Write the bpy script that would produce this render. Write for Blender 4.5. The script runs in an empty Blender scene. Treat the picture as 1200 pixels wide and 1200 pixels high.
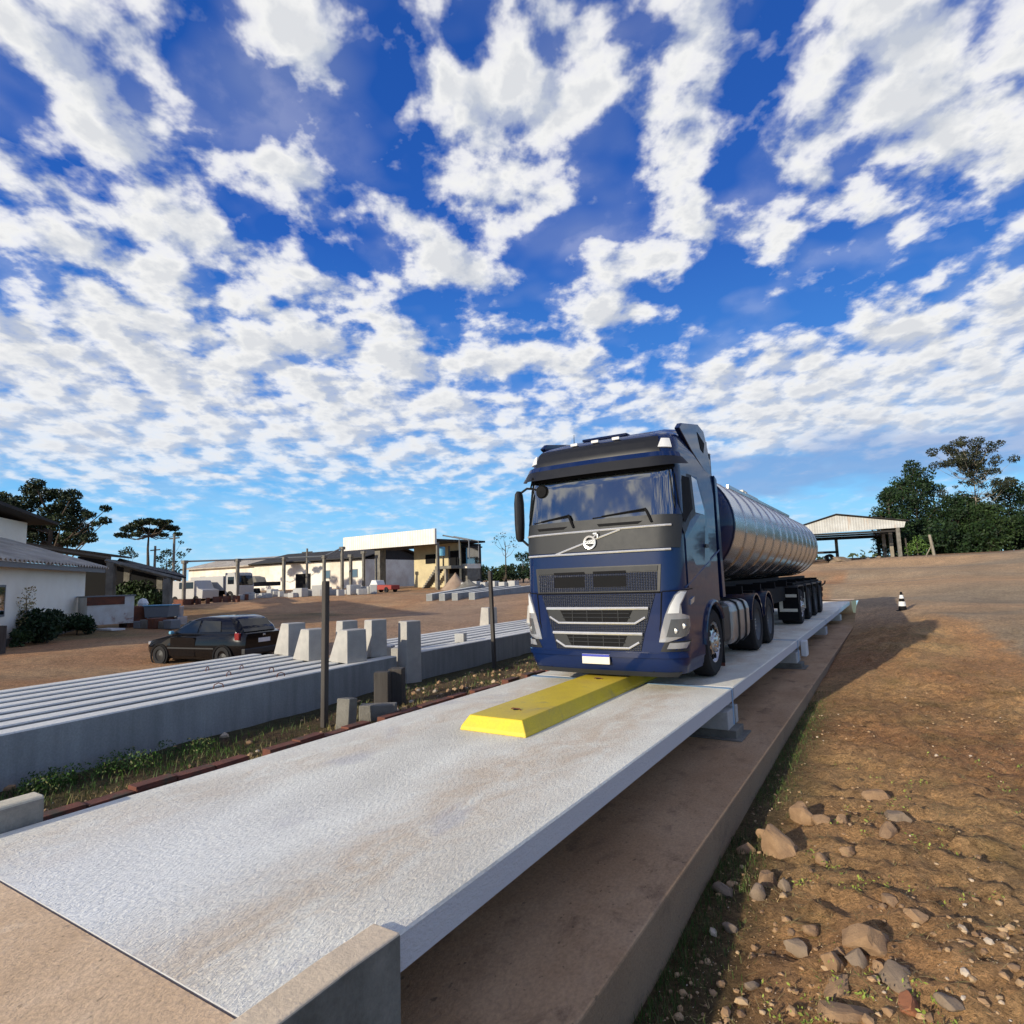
import bpy, bmesh, math, random
from mathutils import Vector, Matrix, noise
random.seed(7)
sc = bpy.context.scene
col = sc.collection
PI = math.pi
def clamp(v, a=0., b=1.): return max(a, min(b, v))
def smooth(a, b, v):
    t = clamp((v-a)/(b-a)); return t*t*(3-2*t)
def lerp(a, b, t): return a+(b-a)*t
def interp(tab, v):
    if v <= tab[0][0]: return tab[0][1]
    for (a, fa), (b, fb) in zip(tab, tab[1:]):
        if v <= b: return fa+(fb-fa)*(v-a)/(b-a)
    return tab[-1][1]

# ------------------------------------------------------------------ camera
FPX, CX, EYE = 711., 600., 1.6
def cvec(x, y): return Vector((x-CX, -(y-CX), -FPX)).normalized()
yd = cvec(1048, 666); nx = cvec(-510, 715)
xd = -(nx-yd*nx.dot(yd)); xd.normalize(); zd = xd.cross(yd)
RM = Matrix((xd, yd, zd))
CAM = Vector((0, 0, EYE))
cd = bpy.data.cameras.new('camera'); cam = bpy.data.objects.new('camera', cd); col.objects.link(cam)
cam.matrix_world = Matrix.Translation(CAM) @ RM.to_4x4()
cd.sensor_width = 36; cd.lens = 36*FPX/1200; cd.clip_end = 3000; cd.clip_start = .05
sc.camera = cam
def ray(x, y): return RM @ Vector((x-CX, -(y-CX), -FPX))
def at_depth(x, y, d): return CAM + ray(x, y)*(d/FPX)
def on_z(x, y, z=0):
    r = ray(x, y); return CAM + r*((z-EYE)/r.z)

# ------------------------------------------------------------------ materials
def newmat(name):
    m = bpy.data.materials.new(name); m.use_nodes = True
    nt = m.node_tree; b = nt.nodes['Principled BSDF']
    return m, nt, b
def N(nt, t, **kw):
    n = nt.nodes.new(t)
    for k, v in kw.items():
        if k in n.inputs: n.inputs[k].default_value = v
        else: setattr(n, k, v)
    return n
def ramp(nt, fac, stops):
    r = nt.nodes.new('ShaderNodeValToRGB'); cr = r.color_ramp
    while len(cr.elements) < len(stops): cr.elements.new(.5)
    for e, (p, c) in zip(cr.elements, stops):
        e.position = p; e.color = (c, c, c, 1) if isinstance(c, (int, float)) else (*c, 1)
    nt.links.new(fac, r.inputs[0]); return r.outputs[0]
def mixc(nt, fac, a, b, mode='MIX'):
    m = nt.nodes.new('ShaderNodeMix'); m.data_type = 'RGBA'; m.blend_type = mode
    for s, v in ((0, fac), (6, a), (7, b)):
        if hasattr(v, 'links'): nt.links.new(v, m.inputs[s])
        else: m.inputs[s].default_value = v if isinstance(v, (int, float)) else (*v, 1)
    return m.outputs[2]
def math_(nt, op, a, b=0., c=None, cl=False):
    m = nt.nodes.new('ShaderNodeMath'); m.operation = op; m.use_clamp = cl
    for i, v in enumerate((a, b, c)):
        if v is None: continue
        if hasattr(v, 'links'): nt.links.new(v, m.inputs[i])
        else: m.inputs[i].default_value = v
    return m.outputs[0]
def coords(nt, scale=(1, 1, 1), kind='Object'):
    t = nt.nodes.new('ShaderNodeTexCoord'); mp = nt.nodes.new('ShaderNodeMapping')
    mp.inputs['Scale'].default_value = scale
    nt.links.new(t.outputs[kind], mp.inputs[0]); return mp.outputs[0]
def noise_(nt, v, scale, detail=6, rough=.6, dist=0):
    n = N(nt, 'ShaderNodeTexNoise', Scale=scale, Detail=detail, Roughness=rough, Distortion=dist)
    nt.links.new(v, n.inputs['Vector']); return n.outputs[0]
def bump(nt, b, h, strength=.4, dist=.02):
    n = nt.nodes.new('ShaderNodeBump'); n.inputs['Strength'].default_value = strength
    n.inputs['Distance'].default_value = dist
    nt.links.new(h, n.inputs['Height']); nt.links.new(n.outputs[0], b.inputs['Normal'])
def rough_mat(name, c, c2=None, scale=3., rough=.85, bs=.25, bd=.01, spots=None, metallic=0, stretch=(1, 1, 1)):
    """mottled surface: large patches between c and c2, fine grain, optional stain colour"""
    m, nt, b = newmat(name)
    v = coords(nt, stretch)
    c2 = c2 or tuple(x*.7 for x in c)
    f = ramp(nt, noise_(nt, v, scale, 8, .62), [(.32, 0.), (.68, 1.)])
    o = mixc(nt, f, c, c2)
    g = noise_(nt, v, scale*22, 4, .7)
    o = mixc(nt, .55, o, ramp(nt, g, [(.25, .62), (.75, 1.)]), 'MULTIPLY')
    if spots:
        s = ramp(nt, noise_(nt, v, scale*.6, 6, .7, .4), [(spots[1], 0.), (spots[1]+.12, 1.)])
        o = mixc(nt, s, o, spots[0])
    nt.links.new(o, b.inputs['Base Color'])
    b.inputs['Roughness'].default_value = rough; b.inputs['Metallic'].default_value = metallic
    if bs: bump(nt, b, g, bs, bd)
    return m
def plain(name, c, rough=.5, metallic=0., coat=0., spec=.5, emit=None):
    m, nt, b = newmat(name)
    v = coords(nt)
    g = noise_(nt, v, 9, 5, .6)
    o = mixc(nt, .35, c, ramp(nt, g, [(.3, .7), (.7, 1.)]), 'MULTIPLY')
    nt.links.new(o, b.inputs['Base Color'])
    nt.links.new(math_(nt, 'MULTIPLY_ADD', g, .12, rough-.06), b.inputs['Roughness'])
    b.inputs['Metallic'].default_value = metallic; b.inputs['Coat Weight'].default_value = coat
    b.inputs['Coat Roughness'].default_value = .04; b.inputs['Specular IOR Level'].default_value = spec
    return m
M = {}
M['concrete'] = rough_mat('concrete', (.50, .50, .48), (.40, .39, .37), 1.2, .9, .3, .01)
M['beam'] = rough_mat('beam_concrete', (.60, .60, .59), (.46, .46, .46), .8, .9, .25, .008)
M['block'] = rough_mat('cast_block_concrete', (.50, .475, .43), (.36, .345, .32), 3, .9, .35, .008)
M['oldconcrete'] = rough_mat('weathered_concrete', (.25, .235, .2), (.13, .12, .1), 2.2, .95, .5, .02, ((.07, .075, .05), .6))
M['post'] = rough_mat('old_post', (.09, .08, .07), (.05, .042, .036), 4, .95, .5, .01, stretch=(3, 3, .3))
M['brick'] = rough_mat('red_brick', (.22, .07, .04), (.10, .04, .028), 5, .9, .4, .01, ((.07, .055, .035), .5))
M['rock'] = rough_mat('field_stone', (.40, .255, .14), (.24, .145, .08), 5, .9, .6, .015, ((.48, .35, .22), .58))
M['rockgrey'] = rough_mat('grey_stone', (.30, .225, .155), (.18, .13, .09), 5, .9, .5, .012)
M['yellow'] = rough_mat('yellow_paint', (.80, .60, .02), (.66, .47, .05), 2.0, .55, .12, .004, ((.36, .28, .12), .55))
M['bluemark'] = rough_mat('blue_chalk', (.16, .36, .60), (.30, .40, .50), 8, .9, 0)
M['bluemetal'] = plain('blue_paint', (.0022, .0135, .066), .45, 0, 1.0)
M['darkblue'] = plain('dark_blue_paint', (.004, .012, .05), .35, .2, .8)
M['cabplastic'] = plain('grey_cab_plastic', (.024, .026, .029), .55, spec=.35)
M['blackplastic'] = plain('black_plastic', (.014, .014, .015), .5)
M['glossblack'] = plain('satin_black_panel', (.008, .009, .012), .45, spec=.35)
M['black'] = plain('matte_black', (.006, .006, .007), .8, spec=.2)
M['glass'] = plain('dark_glass', (.008, .011, .012), .03, 0, 1.0, 1.)
M['glass'].node_tree.nodes['Principled BSDF'].inputs['IOR'].default_value = 1.9
M['glass'].node_tree.nodes['Principled BSDF'].inputs['Coat IOR'].default_value = 1.8
M['tyre'] = plain('tyre_rubber', (.018, .018, .019), .85, spec=.3)
M['chrome'] = plain('bright_trim', (.75, .74, .72), .22, .55)
M['silver'] = plain('alloy', (.55, .54, .52), .28, .9)
M['lens'] = plain('clear_lamp', (.50, .51, .53), .10, .5, 1.0)
M['lamphouse'] = plain('lamp_inside', (.22, .23, .24), .15, .6, 1.0)
M['fueltank'] = plain('fuel_tank_metal', (.42, .41, .39), .34, .7)
M['redlamp'] = plain('red_lamp', (.22, .008, .010), .25, 0, 1)
M['amber'] = plain('amber_lamp', (.7, .22, .02), .3, 0, .6)
M['white'] = plain('white_paint', (.72, .72, .70), .5)
M['offwhite'] = plain('offwhite_paint', (.70, .66, .55), .55)
M['plateblue'] = plain('plate_blue', (.03, .05, .38), .5)
M['rust'] = rough_mat('rusty_panel', (.66, .66, .63), (.55, .50, .44), 2.2, .6, .1, .005, ((.22, .06, .025), .55))
M['rustdark'] = rough_mat('rust', (.20, .055, .022), (.08, .035, .02), 4, .8, .3, .01)
M['reddish'] = plain('red_brown_rubber', (.14, .035, .02), .7)
M['bluejunk'] = plain('blue_tarp', (.12, .36, .52), .6)
M['greyjunk'] = plain('grey_plastic', (.16, .17, .18), .6)
M['dullwhite'] = plain('dusty_white_paint', (.42, .41, .39), .6)
M['redpaint'] = plain('red_paint', (.30, .04, .03), .7)
M['carglass'] = plain('car_glass', (.006, .008, .010), .04, spec=.6)
M['carpaint'] = plain('black_car_paint', (.004, .004, .005), .15, 0, .5)
for k_ in ('bluemetal', 'darkblue', 'carpaint'):
    M[k_].node_tree.nodes['Principled BSDF'].inputs['Specular IOR Level'].default_value = .12; M[k_].node_tree.nodes['Principled BSDF'].inputs['Coat Weight'].default_value = .55
M['roofdark'] = rough_mat('dark_roof', (.035, .032, .03), (.02, .018, .017), 2, .9, .2)
M['bark'] = rough_mat('bark', (.12, .09, .065), (.06, .045, .035), 3, .95, .5, .02, stretch=(1, 1, .3))
M['palebark'] = rough_mat('pale_wood', (.36, .32, .25), (.20, .17, .13), 3, .95, .4, .02, stretch=(1, 1, .3))
M['cream'] = rough_mat('cream_wall', (.66, .56, .34), (.52, .44, .27), .8, .9, .1)
M['sand'] = rough_mat('sand_heap', (.42, .31, .22), (.30, .21, .15), 1.5, .95, .5, .05)

# corrugated sheets: bump waves along one object axis
def corrug(name, c, c2, freq, axis='X', stain=None, bs=.6):
    m, nt, b = newmat(name)
    v = coords(nt)
    w = N(nt, 'ShaderNodeTexWave', Scale=freq, Distortion=0.); w.wave_type = 'BANDS'; w.bands_direction = axis
    nt.links.new(v, w.inputs['Vector'])
    f = ramp(nt, noise_(nt, v, .7, 8, .65), [(.35, 0.), (.65, 1.)])
    o = mixc(nt, f, c, c2)
    o = mixc(nt, .35, o, ramp(nt, w.outputs[1], [(0, .45), (1, 1.)]), 'MULTIPLY')
    if stain:
        s = ramp(nt, noise_(nt, coords(nt, (1.2, 1.2, .15)), 1., 5, .6), [(.58, 0.), (.72, 1.)])
        o = mixc(nt, s, o, stain)
    nt.links.new(o, b.inputs['Base Color']); b.inputs['Roughness'].default_value = .8
    bump(nt, b, w.outputs[1], bs, .03)
    return m
M['tile'] = corrug('fibre_cement_roof', (.56, .50, .41), (.36, .31, .25), 1.8)
M['sheet'] = corrug('stained_gable_sheet', (.60, .60, .57), (.42, .41, .38), 1.2, 'X', (.42, .26, .15))
M['fascia'] = corrug('fascia_sheet', (.80, .78, .72), (.68, .65, .58), .8, 'X', (.55, .48, .38), .3)

# plaster wall of the house: cream-white with dirt rising from the foot
m, nt, b = newmat('house_plaster'); v = coords(nt)
f = ramp(nt, noise_(nt, v, .9, 8, .65), [(.3, 0.), (.75, 1.)])
o = mixc(nt, f, (.94, .89, .77), (.82, .75, .62))
sep = nt.nodes.new('ShaderNodeSeparateXYZ'); nt.links.new(v, sep.inputs[0])
h = math_(nt, 'ADD', sep.outputs[2], math_(nt, 'MULTIPLY', noise_(nt, v, 2.5, 5, .6), .8))
o = mixc(nt, ramp(nt, h, [(.25, .85), (1., 0.)]), o, (.24, .14, .09))
nt.links.new(o, b.inputs['Base Color']); b.inputs['Roughness'].default_value = .9
M['plaster'] = m
m, nt, b = newmat('whitewash'); v = coords(nt)
f = ramp(nt, noise_(nt, v, .25, 8, .7), [(.42, 0.), (.7, 1.)])
o = mixc(nt, f, (.78, .74, .64), (.52, .42, .33))
nt.links.new(o, b.inputs['Base Color']); b.inputs['Roughness'].default_value = .9
M['whitewash'] = m

# deck concrete: pale broomed top, tan tyre tracks of dust, chalky edges
m, nt, b = newmat('deck_concrete'); v = coords(nt)
tc = nt.nodes.new('ShaderNodeTexCoord'); sp = nt.nodes.new('ShaderNodeSeparateXYZ')
geo = nt.nodes.new('ShaderNodeNewGeometry'); nt.links.new(geo.outputs['Position'], sp.inputs[0])
gv = geo.outputs['Position']
mpn = nt.nodes.new('ShaderNodeMapping'); mpn.inputs['Scale'].default_value = (1, .55, 1); nt.links.new(gv, mpn.inputs[0])
big = noise_(nt, mpn.outputs[0], 1.1, 8, .62, .3)
o = mixc(nt, ramp(nt, big, [(.35, 0.), (.65, 1.)]), (.93, .90, .76), (.72, .68, .565))
# two wheel-track bands
wob = math_(nt, 'MULTIPLY', math_(nt, 'SUBTRACT', noise_(nt, mpn.outputs[0], .7, 3, .5), .5), 1.0)
xx = math_(nt, 'ADD', sp.outputs[0], wob)
def band(c, w):
    d = math_(nt, 'ABSOLUTE', math_(nt, 'SUBTRACT', xx, c)); return ramp(nt, math_(nt, 'DIVIDE', d, w), [(.25, 1.), (1., 0.)])
trk = math_(nt, 'ADD', band(-2.78, .62), math_(nt, 'MULTIPLY', band(-4.72, .5), .75), cl=True)
mpt = nt.nodes.new('ShaderNodeMapping'); mpt.inputs['Scale'].default_value = (1.6, .8, 1); nt.links.new(gv, mpt.inputs[0])
fine = noise_(nt, mpt.outputs[0], 2.4, 10, .75, .5)
dust = math_(nt, 'MULTIPLY', trk, ramp(nt, fine, [(.36, 0.), (.60, 1.)]), cl=True)
o = mixc(nt, math_(nt, 'MULTIPLY', dust, .70), o, (.64, .48, .31))
# near end chalky white patch and grey damp marks
near = ramp(nt, math_(nt, 'SUBTRACT', 1., math_(nt, 'DIVIDE', math_(nt, 'SUBTRACT', sp.outputs[1], 1.5), 2.4)), [(0., 0.), (.9, 1.)])
mid = ramp(nt, math_(nt, 'DIVIDE', math_(nt, 'ABSOLUTE', math_(nt, 'ADD', sp.outputs[0], 3.9)), 1.2), [(.3, 1.), (1., 0.)])
o = mixc(nt, math_(nt, 'MULTIPLY', math_(nt, 'MULTIPLY', near, mid), .7), o, (.92, .92, .86))
damp = ramp(nt, noise_(nt, mpn.outputs[0], .9, 5, .5, .8), [(.62, 0.), (.68, .45)])
o = mixc(nt, damp, o, (.52, .50, .50))
# broomed grain
brm = N(nt, 'ShaderNodeMapping'); brm.inputs['Scale'].default_value = (60, 22, 40); brm.inputs['Rotation'].default_value = (0, 0, .5)
nt.links.new(gv, brm.inputs[0])
gr = noise_(nt, brm.outputs[0], 1., 3, .75, .4)
o = mixc(nt, .75, o, ramp(nt, gr, [(.28, .70), (.56, 1.06)]), 'MULTIPLY')
speck = ramp(nt, noise_(nt, gv, 35, 2, .5), [(.24, .45), (.30, 1.)])
o = mixc(nt, .8, o, speck, 'MULTIPLY')
nt.links.new(o, b.inputs['Base Color']); b.inputs['Roughness'].default_value = .85
bump(nt, b, gr, .8, .014)
sn = nt.nodes.new('ShaderNodeSeparateXYZ'); nt.links.new(geo.outputs['Normal'], sn.inputs[0])
o = mixc(nt, ramp(nt, sn.outputs[2], [(.1, 1.), (.7, 0.)]), o, mixc(nt, big, (.50, .50, .52), (.58, .58, .58)))  # deck sides turned greyer by normal, their shade painted into the colour
nt.links.new(o, b.inputs['Base Color'])
M['deck'] = m
def topside_shade(name, top, side, side2, scale=1.5):  # colour by normal: pale top, darker sides that paint in the shade
    m, nt, b = newmat(name); geo = nt.nodes.new('ShaderNodeNewGeometry'); v = coords(nt)
    n1 = noise_(nt, v, scale, 9, .66); g = noise_(nt, v, 45, 4, .7)
    sn = nt.nodes.new('ShaderNodeSeparateXYZ'); nt.links.new(geo.outputs['Normal'], sn.inputs[0])
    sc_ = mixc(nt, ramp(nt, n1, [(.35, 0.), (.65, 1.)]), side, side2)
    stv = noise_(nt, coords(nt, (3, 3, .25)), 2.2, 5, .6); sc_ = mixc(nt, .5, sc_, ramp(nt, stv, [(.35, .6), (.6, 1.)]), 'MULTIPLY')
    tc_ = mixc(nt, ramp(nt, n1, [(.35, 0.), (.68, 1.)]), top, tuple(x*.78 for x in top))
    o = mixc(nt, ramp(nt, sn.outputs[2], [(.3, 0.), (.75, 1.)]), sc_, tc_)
    o = mixc(nt, .6, o, ramp(nt, g, [(.3, .68), (.65, 1.04)]), 'MULTIPLY')
    nt.links.new(o, b.inputs['Base Color']); b.inputs['Roughness'].default_value = .92; bump(nt, b, g, .4, .01); return m
M['beam'] = topside_shade('beam_concrete_shaded_sides', (.80, .79, .72), (.33, .345, .345), (.26, .27, .27), .8)  # beam sides coloured well below the top to look shaded
M['wing'] = topside_shade('dusty_top_shaded_side_concrete', (.88, .70, .48), (.26, .25, .21), (.13, .125, .10), 2.)  # dusty top lightened as if sunlit, sides darkened for shade
M['wing2'] = topside_shade('pale_top_shaded_side_concrete', (.78, .70, .52), (.36, .33, .28), (.24, .22, .185), 3.)  # same painted shade on the sides of the left stub

# dusty slab under the deck and the ramp: brown soil over concrete
def dirty(name, a, bb, c, s=1.):
    m, nt, b = newmat(name)
    geo = nt.nodes.new('ShaderNodeNewGeometry'); mp = nt.nodes.new('ShaderNodeMapping')
    mp.inputs['Scale'].default_value = (s, s*.6, s); nt.links.new(geo.outputs['Position'], mp.inputs[0]); v = mp.outputs[0]
    n1 = noise_(nt, v, 1.3, 9, .65, .5); n2 = noise_(nt, v, 3.3, 9, .7, .3); g = noise_(nt, v, 48, 4, .7)
    o = mixc(nt, ramp(nt, n1, [(.36, 0.), (.62, 1.)]), a, bb)
    o = mixc(nt, ramp(nt, n2, [(.54, 0.), (.68, .8)]), o, c)
    o = mixc(nt, .7, o, ramp(nt, g, [(.3, .62), (.65, 1.05)]), 'MULTIPLY')
    o = mixc(nt, .8, o, ramp(nt, noise_(nt, v, 26, 2, .5), [(.27, .4), (.33, 1.)]), 'MULTIPLY')
    nt.links.new(o, b.inputs['Base Color']); b.inputs['Roughness'].default_value = .95
    bump(nt, b, g, .5, .012); return m
M['slab0'] = dirty('dusty_slab', (.42, .25, .125), (.52, .335, .185), (.20, .115, .06))
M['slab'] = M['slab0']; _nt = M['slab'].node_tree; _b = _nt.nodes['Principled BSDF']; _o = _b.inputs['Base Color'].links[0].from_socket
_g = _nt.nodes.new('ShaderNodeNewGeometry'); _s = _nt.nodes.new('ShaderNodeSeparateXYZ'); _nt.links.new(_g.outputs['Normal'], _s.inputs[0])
_nt.links.new(mixc(_nt, ramp(_nt, _s.outputs[2], [(.2, .65), (.8, 0.)]), _o, (.17, .135, .09)), _b.inputs['Base Color'])  # side faces mixed darker by their facing
M['ramp'] = dirty('dusty_ramp', (.84, .60, .37), (.70, .48, .28), (.86, .66, .44))

# terrain: vertex colours give the zone, noise gives the grain
m, nt, b = newmat('terrain')
va = N(nt, 'ShaderNodeVertexColor'); va.layer_name = 'zone'
geo = nt.nodes.new('ShaderNodeNewGeometry'); gv = geo.outputs['Position']
n1 = noise_(nt, gv, .45, 9, .68, .6); n2 = noise_(nt, gv, 4.2, 9, .74, .9); g = noise_(nt, gv, 38, 6, .8, .6)
o = mixc(nt, .9, va.outputs[0], ramp(nt, n1, [(.3, .70), (.7, 1.15)]), 'MULTIPLY')
o = mixc(nt, .9, o, ramp(nt, n2, [(.3, (.62, .60, .58)), (.5, (1., 1., 1.)), (.72, (1.25, 1.18, 1.05))]), 'MULTIPLY')
o = mixc(nt, .9, o, ramp(nt, g, [(.30, .32), (.5, .95), (.66, 1.45)]), 'MULTIPLY')
nt.links.new(o, b.inputs['Base Color']); b.inputs['Roughness'].default_value = .97; b.inputs['Specular IOR Level'].default_value = .2
n3 = noise_(nt, gv, 13, 7, .75, .5)
hs = math_(nt, 'ADD', math_(nt, 'MULTIPLY', n2, .5), math_(nt, 'ADD', math_(nt, 'MULTIPLY', g, .35), math_(nt, 'MULTIPLY', n3, .45)))
o = mixc(nt, .75, o, ramp(nt, n3, [(.34, .45), (.5, 1.), (.66, 1.35)]), 'MULTIPLY')
nt.links.new(o, b.inputs['Base Color'])
bump(nt, b, hs, 1., .13)
M['terrain'] = m

def leafmat(name, dark, light, scale=.7, yellow=None):
    m, nt, b = newmat(name)
    geo = nt.nodes.new('ShaderNodeNewGeometry')
    f = ramp(nt, noise_(nt, geo.outputs['Position'], scale, 3, .6), [(.3, 0.), (.7, 1.)])
    o = mixc(nt, f, dark, light)
    r = nt.nodes.new('ShaderNodeNewGeometry')
    o = mixc(nt, .8, o, ramp(nt, r.outputs['Random Per Island'], [(0, .45), (1, 1.4)]), 'MULTIPLY')
    if yellow: o = mixc(nt, ramp(nt, r.outputs['Random Per Island'], [(.8, 0.), (.82, .7)]), o, yellow)
    nt.links.new(o, b.inputs['Base Color']); b.inputs['Roughness'].default_value = .6
    b.inputs['Specular IOR Level'].default_value = .25
    return m
M['leaf'] = leafmat('leaf_dark', (.006, .017, .006), (.024, .052, .015))
M['leaf2'] = leafmat('leaf_mid', (.012, .028, .008), (.04, .07, .02))
M['leafbright'] = leafmat('leaf_bright', (.06, .12, .02), (.11, .19, .04))
M['leafplum'] = leafmat('leaf_plum', (.016, .024, .012), (.042, .046, .024))
M['araucaria'] = leafmat('leaf_araucaria', (.008, .018, .006), (.035, .05, .016), .5)
M['grass'] = leafmat('grass_blade', (.03, .075, .012), (.075, .15, .025), 2., (.20, .17, .08))
M['drygrass'] = leafmat('dry_grass', (.30, .21, .09), (.46, .35, .15), 2., (.20, .22, .05))
M['weed'] = leafmat('weed_leaf', (.16, .22, .04), (.30, .36, .07), 3.)
M['farwood'] = leafmat('far_leaf', (.025, .045, .022), (.07, .10, .045), .08)

# ------------------------------------------------------------------ mesh helpers
class MB:
    def __init__(s): s.v = []; s.f = []
    def add(s, vs, fs):
        o = len(s.v); s.v += [tuple(p) for p in vs]; s.f += [tuple(i+o for i in f) for f in fs]; return s
    def box(s, x0, x1, y0, y1, z0, z1, T=None):
        vs = [Vector((x, y, z)) for x in (x0, x1) for y in (y0, y1) for z in (z0, z1)]
        if T: vs = [T @ p for p in vs]
        return s.add(vs, [(0, 1, 3, 2), (4, 6, 7, 5), (0, 4, 5, 1), (2, 3, 7, 6), (0, 2, 6, 4), (1, 5, 7, 3)])
    def loft(s, rings, cap=True, close=True):
        n = len(rings[0]); vs = [p for r in rings for p in r]; fs = []
        for i in range(len(rings)-1):
            for j in range(n if close else n-1):
                a = i*n+j; b = i*n+(j+1) % n; fs.append((a, b, b+n, a+n))
        if cap: fs += [tuple(range(n))[::-1], tuple(range((len(rings)-1)*n, len(rings)*n))]
        return s.add(vs, fs)
    def prism(s, poly, axis, a, b, T=None):
        """extrude a 2-D polygon along an axis: X uses (y,z), Y uses (x,z), Z uses (x,y)"""
        def P(p, t): return {'X': (t, p[0], p[1]), 'Y': (p[0], t, p[1]), 'Z': (p[0], p[1], t)}[axis]
        r = [[Vector(P(p, t)) for p in poly] for t in (a, b)]
        if T: r = [[T @ p for p in q] for q in r]
        return s.loft(r)
    def tube(s, pts, r, n=8, cap=True):
        pts = [Vector(p) for p in pts]
        rs = r if isinstance(r, (list, tuple)) else [r]*len(pts)
        rings = []; up = None
        for i, p in enumerate(pts):
            d = (pts[min(i+1, len(pts)-1)]-pts[max(i-1, 0)]).normalized()
            if up is None: up = Vector((0, 0, 1)) if abs(d.z) < .9 else Vector((1, 0, 0))
            a = d.cross(up)
            if a.length < 1e-4: a = d.orthogonal()
            a.normalize(); b = a.cross(d).normalized(); up = b
            rings.append([p+(a*math.cos(2*PI*k/n)+b*math.sin(2*PI*k/n))*rs[i] for k in range(n)])
        return s.loft(rings, cap)
    def lathe(s, prof, c, axis='X', n=28, cap=False):
        """prof: (radius, offset along axis)"""
        rings = []
        for r, t in prof:
            ring = []
            for k in range(n):
                a = 2*PI*k/n; u, w = r*math.cos(a), r*math.sin(a)
                ring.append(Vector(c)+Vector({'X': (t, u, w), 'Y': (u, t, w), 'Z': (u, w, t)}[axis]))
            rings.append(ring)
        return s.loft(rings, cap)
    def build(s, name, m, parent=None, bevel=0, smooth_=False, weld=False):
        me = bpy.data.meshes.new(name); me.from_pydata(s.v, [], s.f); me.update()
        bm = bmesh.new(); bm.from_mesh(me)
        if weld: bmesh.ops.remove_doubles(bm, verts=bm.verts, dist=1e-4)
        if len(s.f) < 60000: bmesh.ops.recalc_face_normals(bm, faces=bm.faces)
        bm.to_mesh(me); bm.free()
        if smooth_:
            for p in me.polygons: p.use_smooth = True
            me.set_sharp_from_angle(angle=math.radians(38))
        me.materials.append(M[m] if isinstance(m, str) else m)
        o = bpy.data.objects.new(name, me); col.objects.link(o)
        if parent: o.parent = parent
        if bevel:
            b = o.modifiers.new('bevel', 'BEVEL'); b.width = bevel; b.segments = 2; b.limit_method = 'ANGLE'; b.angle_limit = .6
        return o
def tag(o, label, cat, group=None, kind=None):
    if label: o['label'] = label
    if cat: o['category'] = cat
    if group: o['group'] = group
    if kind: o['kind'] = kind
    return o
def thing(name, label, cat, loc=(0, 0, 0), rz=0, group=None):
    o = bpy.data.objects.new(name, None); col.objects.link(o); o.empty_display_size = .3
    o.location = loc; o.rotation_euler = (0, 0, rz); return tag(o, label, cat, group)
def copy_tree(o, parent=None):
    c = o.copy(); col.objects.link(c)
    if parent: c.parent = parent
    for ch in [x for x in sc.objects if x.parent == o]: copy_tree(ch, c)
    return c
def place(o, loc): o.location = loc; return o

# ------------------------------------------------------------------ terrain
PITX0, PITX1, PITY0, PITY1 = -5.62, -1.55, 1.45, 36.2
CT = [  # x, y, z, radius
 (0, 0, -.95, 3), (0, 3, -.98, 3), (-1.4, 4, -1.02, 2), (-1.4, 8, -.86, 3), (2, 5, -.85, 4), (2, 10, -.72, 5), (-.5, 12, -.72, 4), (0, 17, -.5, 5),
 (-1.5, 12, -.84, 2.2), (-1.5, 16, -.80, 2.2), (-1.5, 20, -.74, 2.5), (-1.5, 24, -.66, 2.5), (-1.5, 28, -.50, 3), (0, 21, -.45, 3), (.5, 27, -.08, 5), (5, 12, -.5, 6), (8, 25, -.05, 9), (5, 33, 0, 7), (-2, 38, -.03, 5), (-4, 50, .6, 10), (10, 45, .7, 12), (0, 60, 1.6, 10),
 (-9, 75, 2.3, 12), (2, 72, 2.72, 12), (20, 75, 3.2, 16), (35, 60, 3., 20), (0, 110, 3.3, 25), (40, 110, 3.9, 30), (-30, 110, 2.6, 25),
 (-6.2, 2, -.25, 2.5), (-6.2, 8, -.25, 3), (-6.5, 14, -.25, 4), (-6.5, 22, -.2, 5), (-7, 32, -.05, 6), (-8.5, 5, -.28, 3), (-12, 6, -.5, 4), (-17, 11, -.64, 6), (-13, 16, -.5, 6),
 (-12, 26, -.15, 8), (-25, 25, -.1, 9), (-27, 10, -.25, 8), (-35, 20, -.1, 12), (-25, 45, .5, 14), (-45, 40, .8, 14), (-50, 60, 1.2, 18), (-35, 62, 1.25, 14), (-22, 60, 1.45, 14), (-8, 50, .8, 10), (-70, 70, 1.3, 30), (-60, 20, .3, 25),
 (-6, -3, -.1, 3), (0, -20, -.9, 15), (-30, -20, -.5, 30), (20, 0, -.8, 12), (60, 60, 2.8, 40), (60, 0, 0, 40)]
def gz(x, y):
    sw = s = 0.
    for cx, cy, cz, r in CT:
        d2 = ((x-cx)**2+(y-cy)**2)/(r*r)
        w = 1/(.05+d2)**2; sw += w; s += w*cz
    z = s/sw
    if -1.6 < x < 1.2 and 0 < y < 30:   # soil kept below the top of the slab edge
        m_ = interp([(0, .40), (4, .38), (8, .26), (14, .17), (22, .10), (27, .02), (30, -.5)], y)
        lim = -.62-m_+.13*(x+1.55)+.10*max(0, x+.6)**2
        z = min(z, lim) if z-lim > .08 else z-.5*max(0, z-lim+.08)**2/.16 if z-lim > -.08 else z
        z = min(z, lim+.0)
    return z
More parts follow.
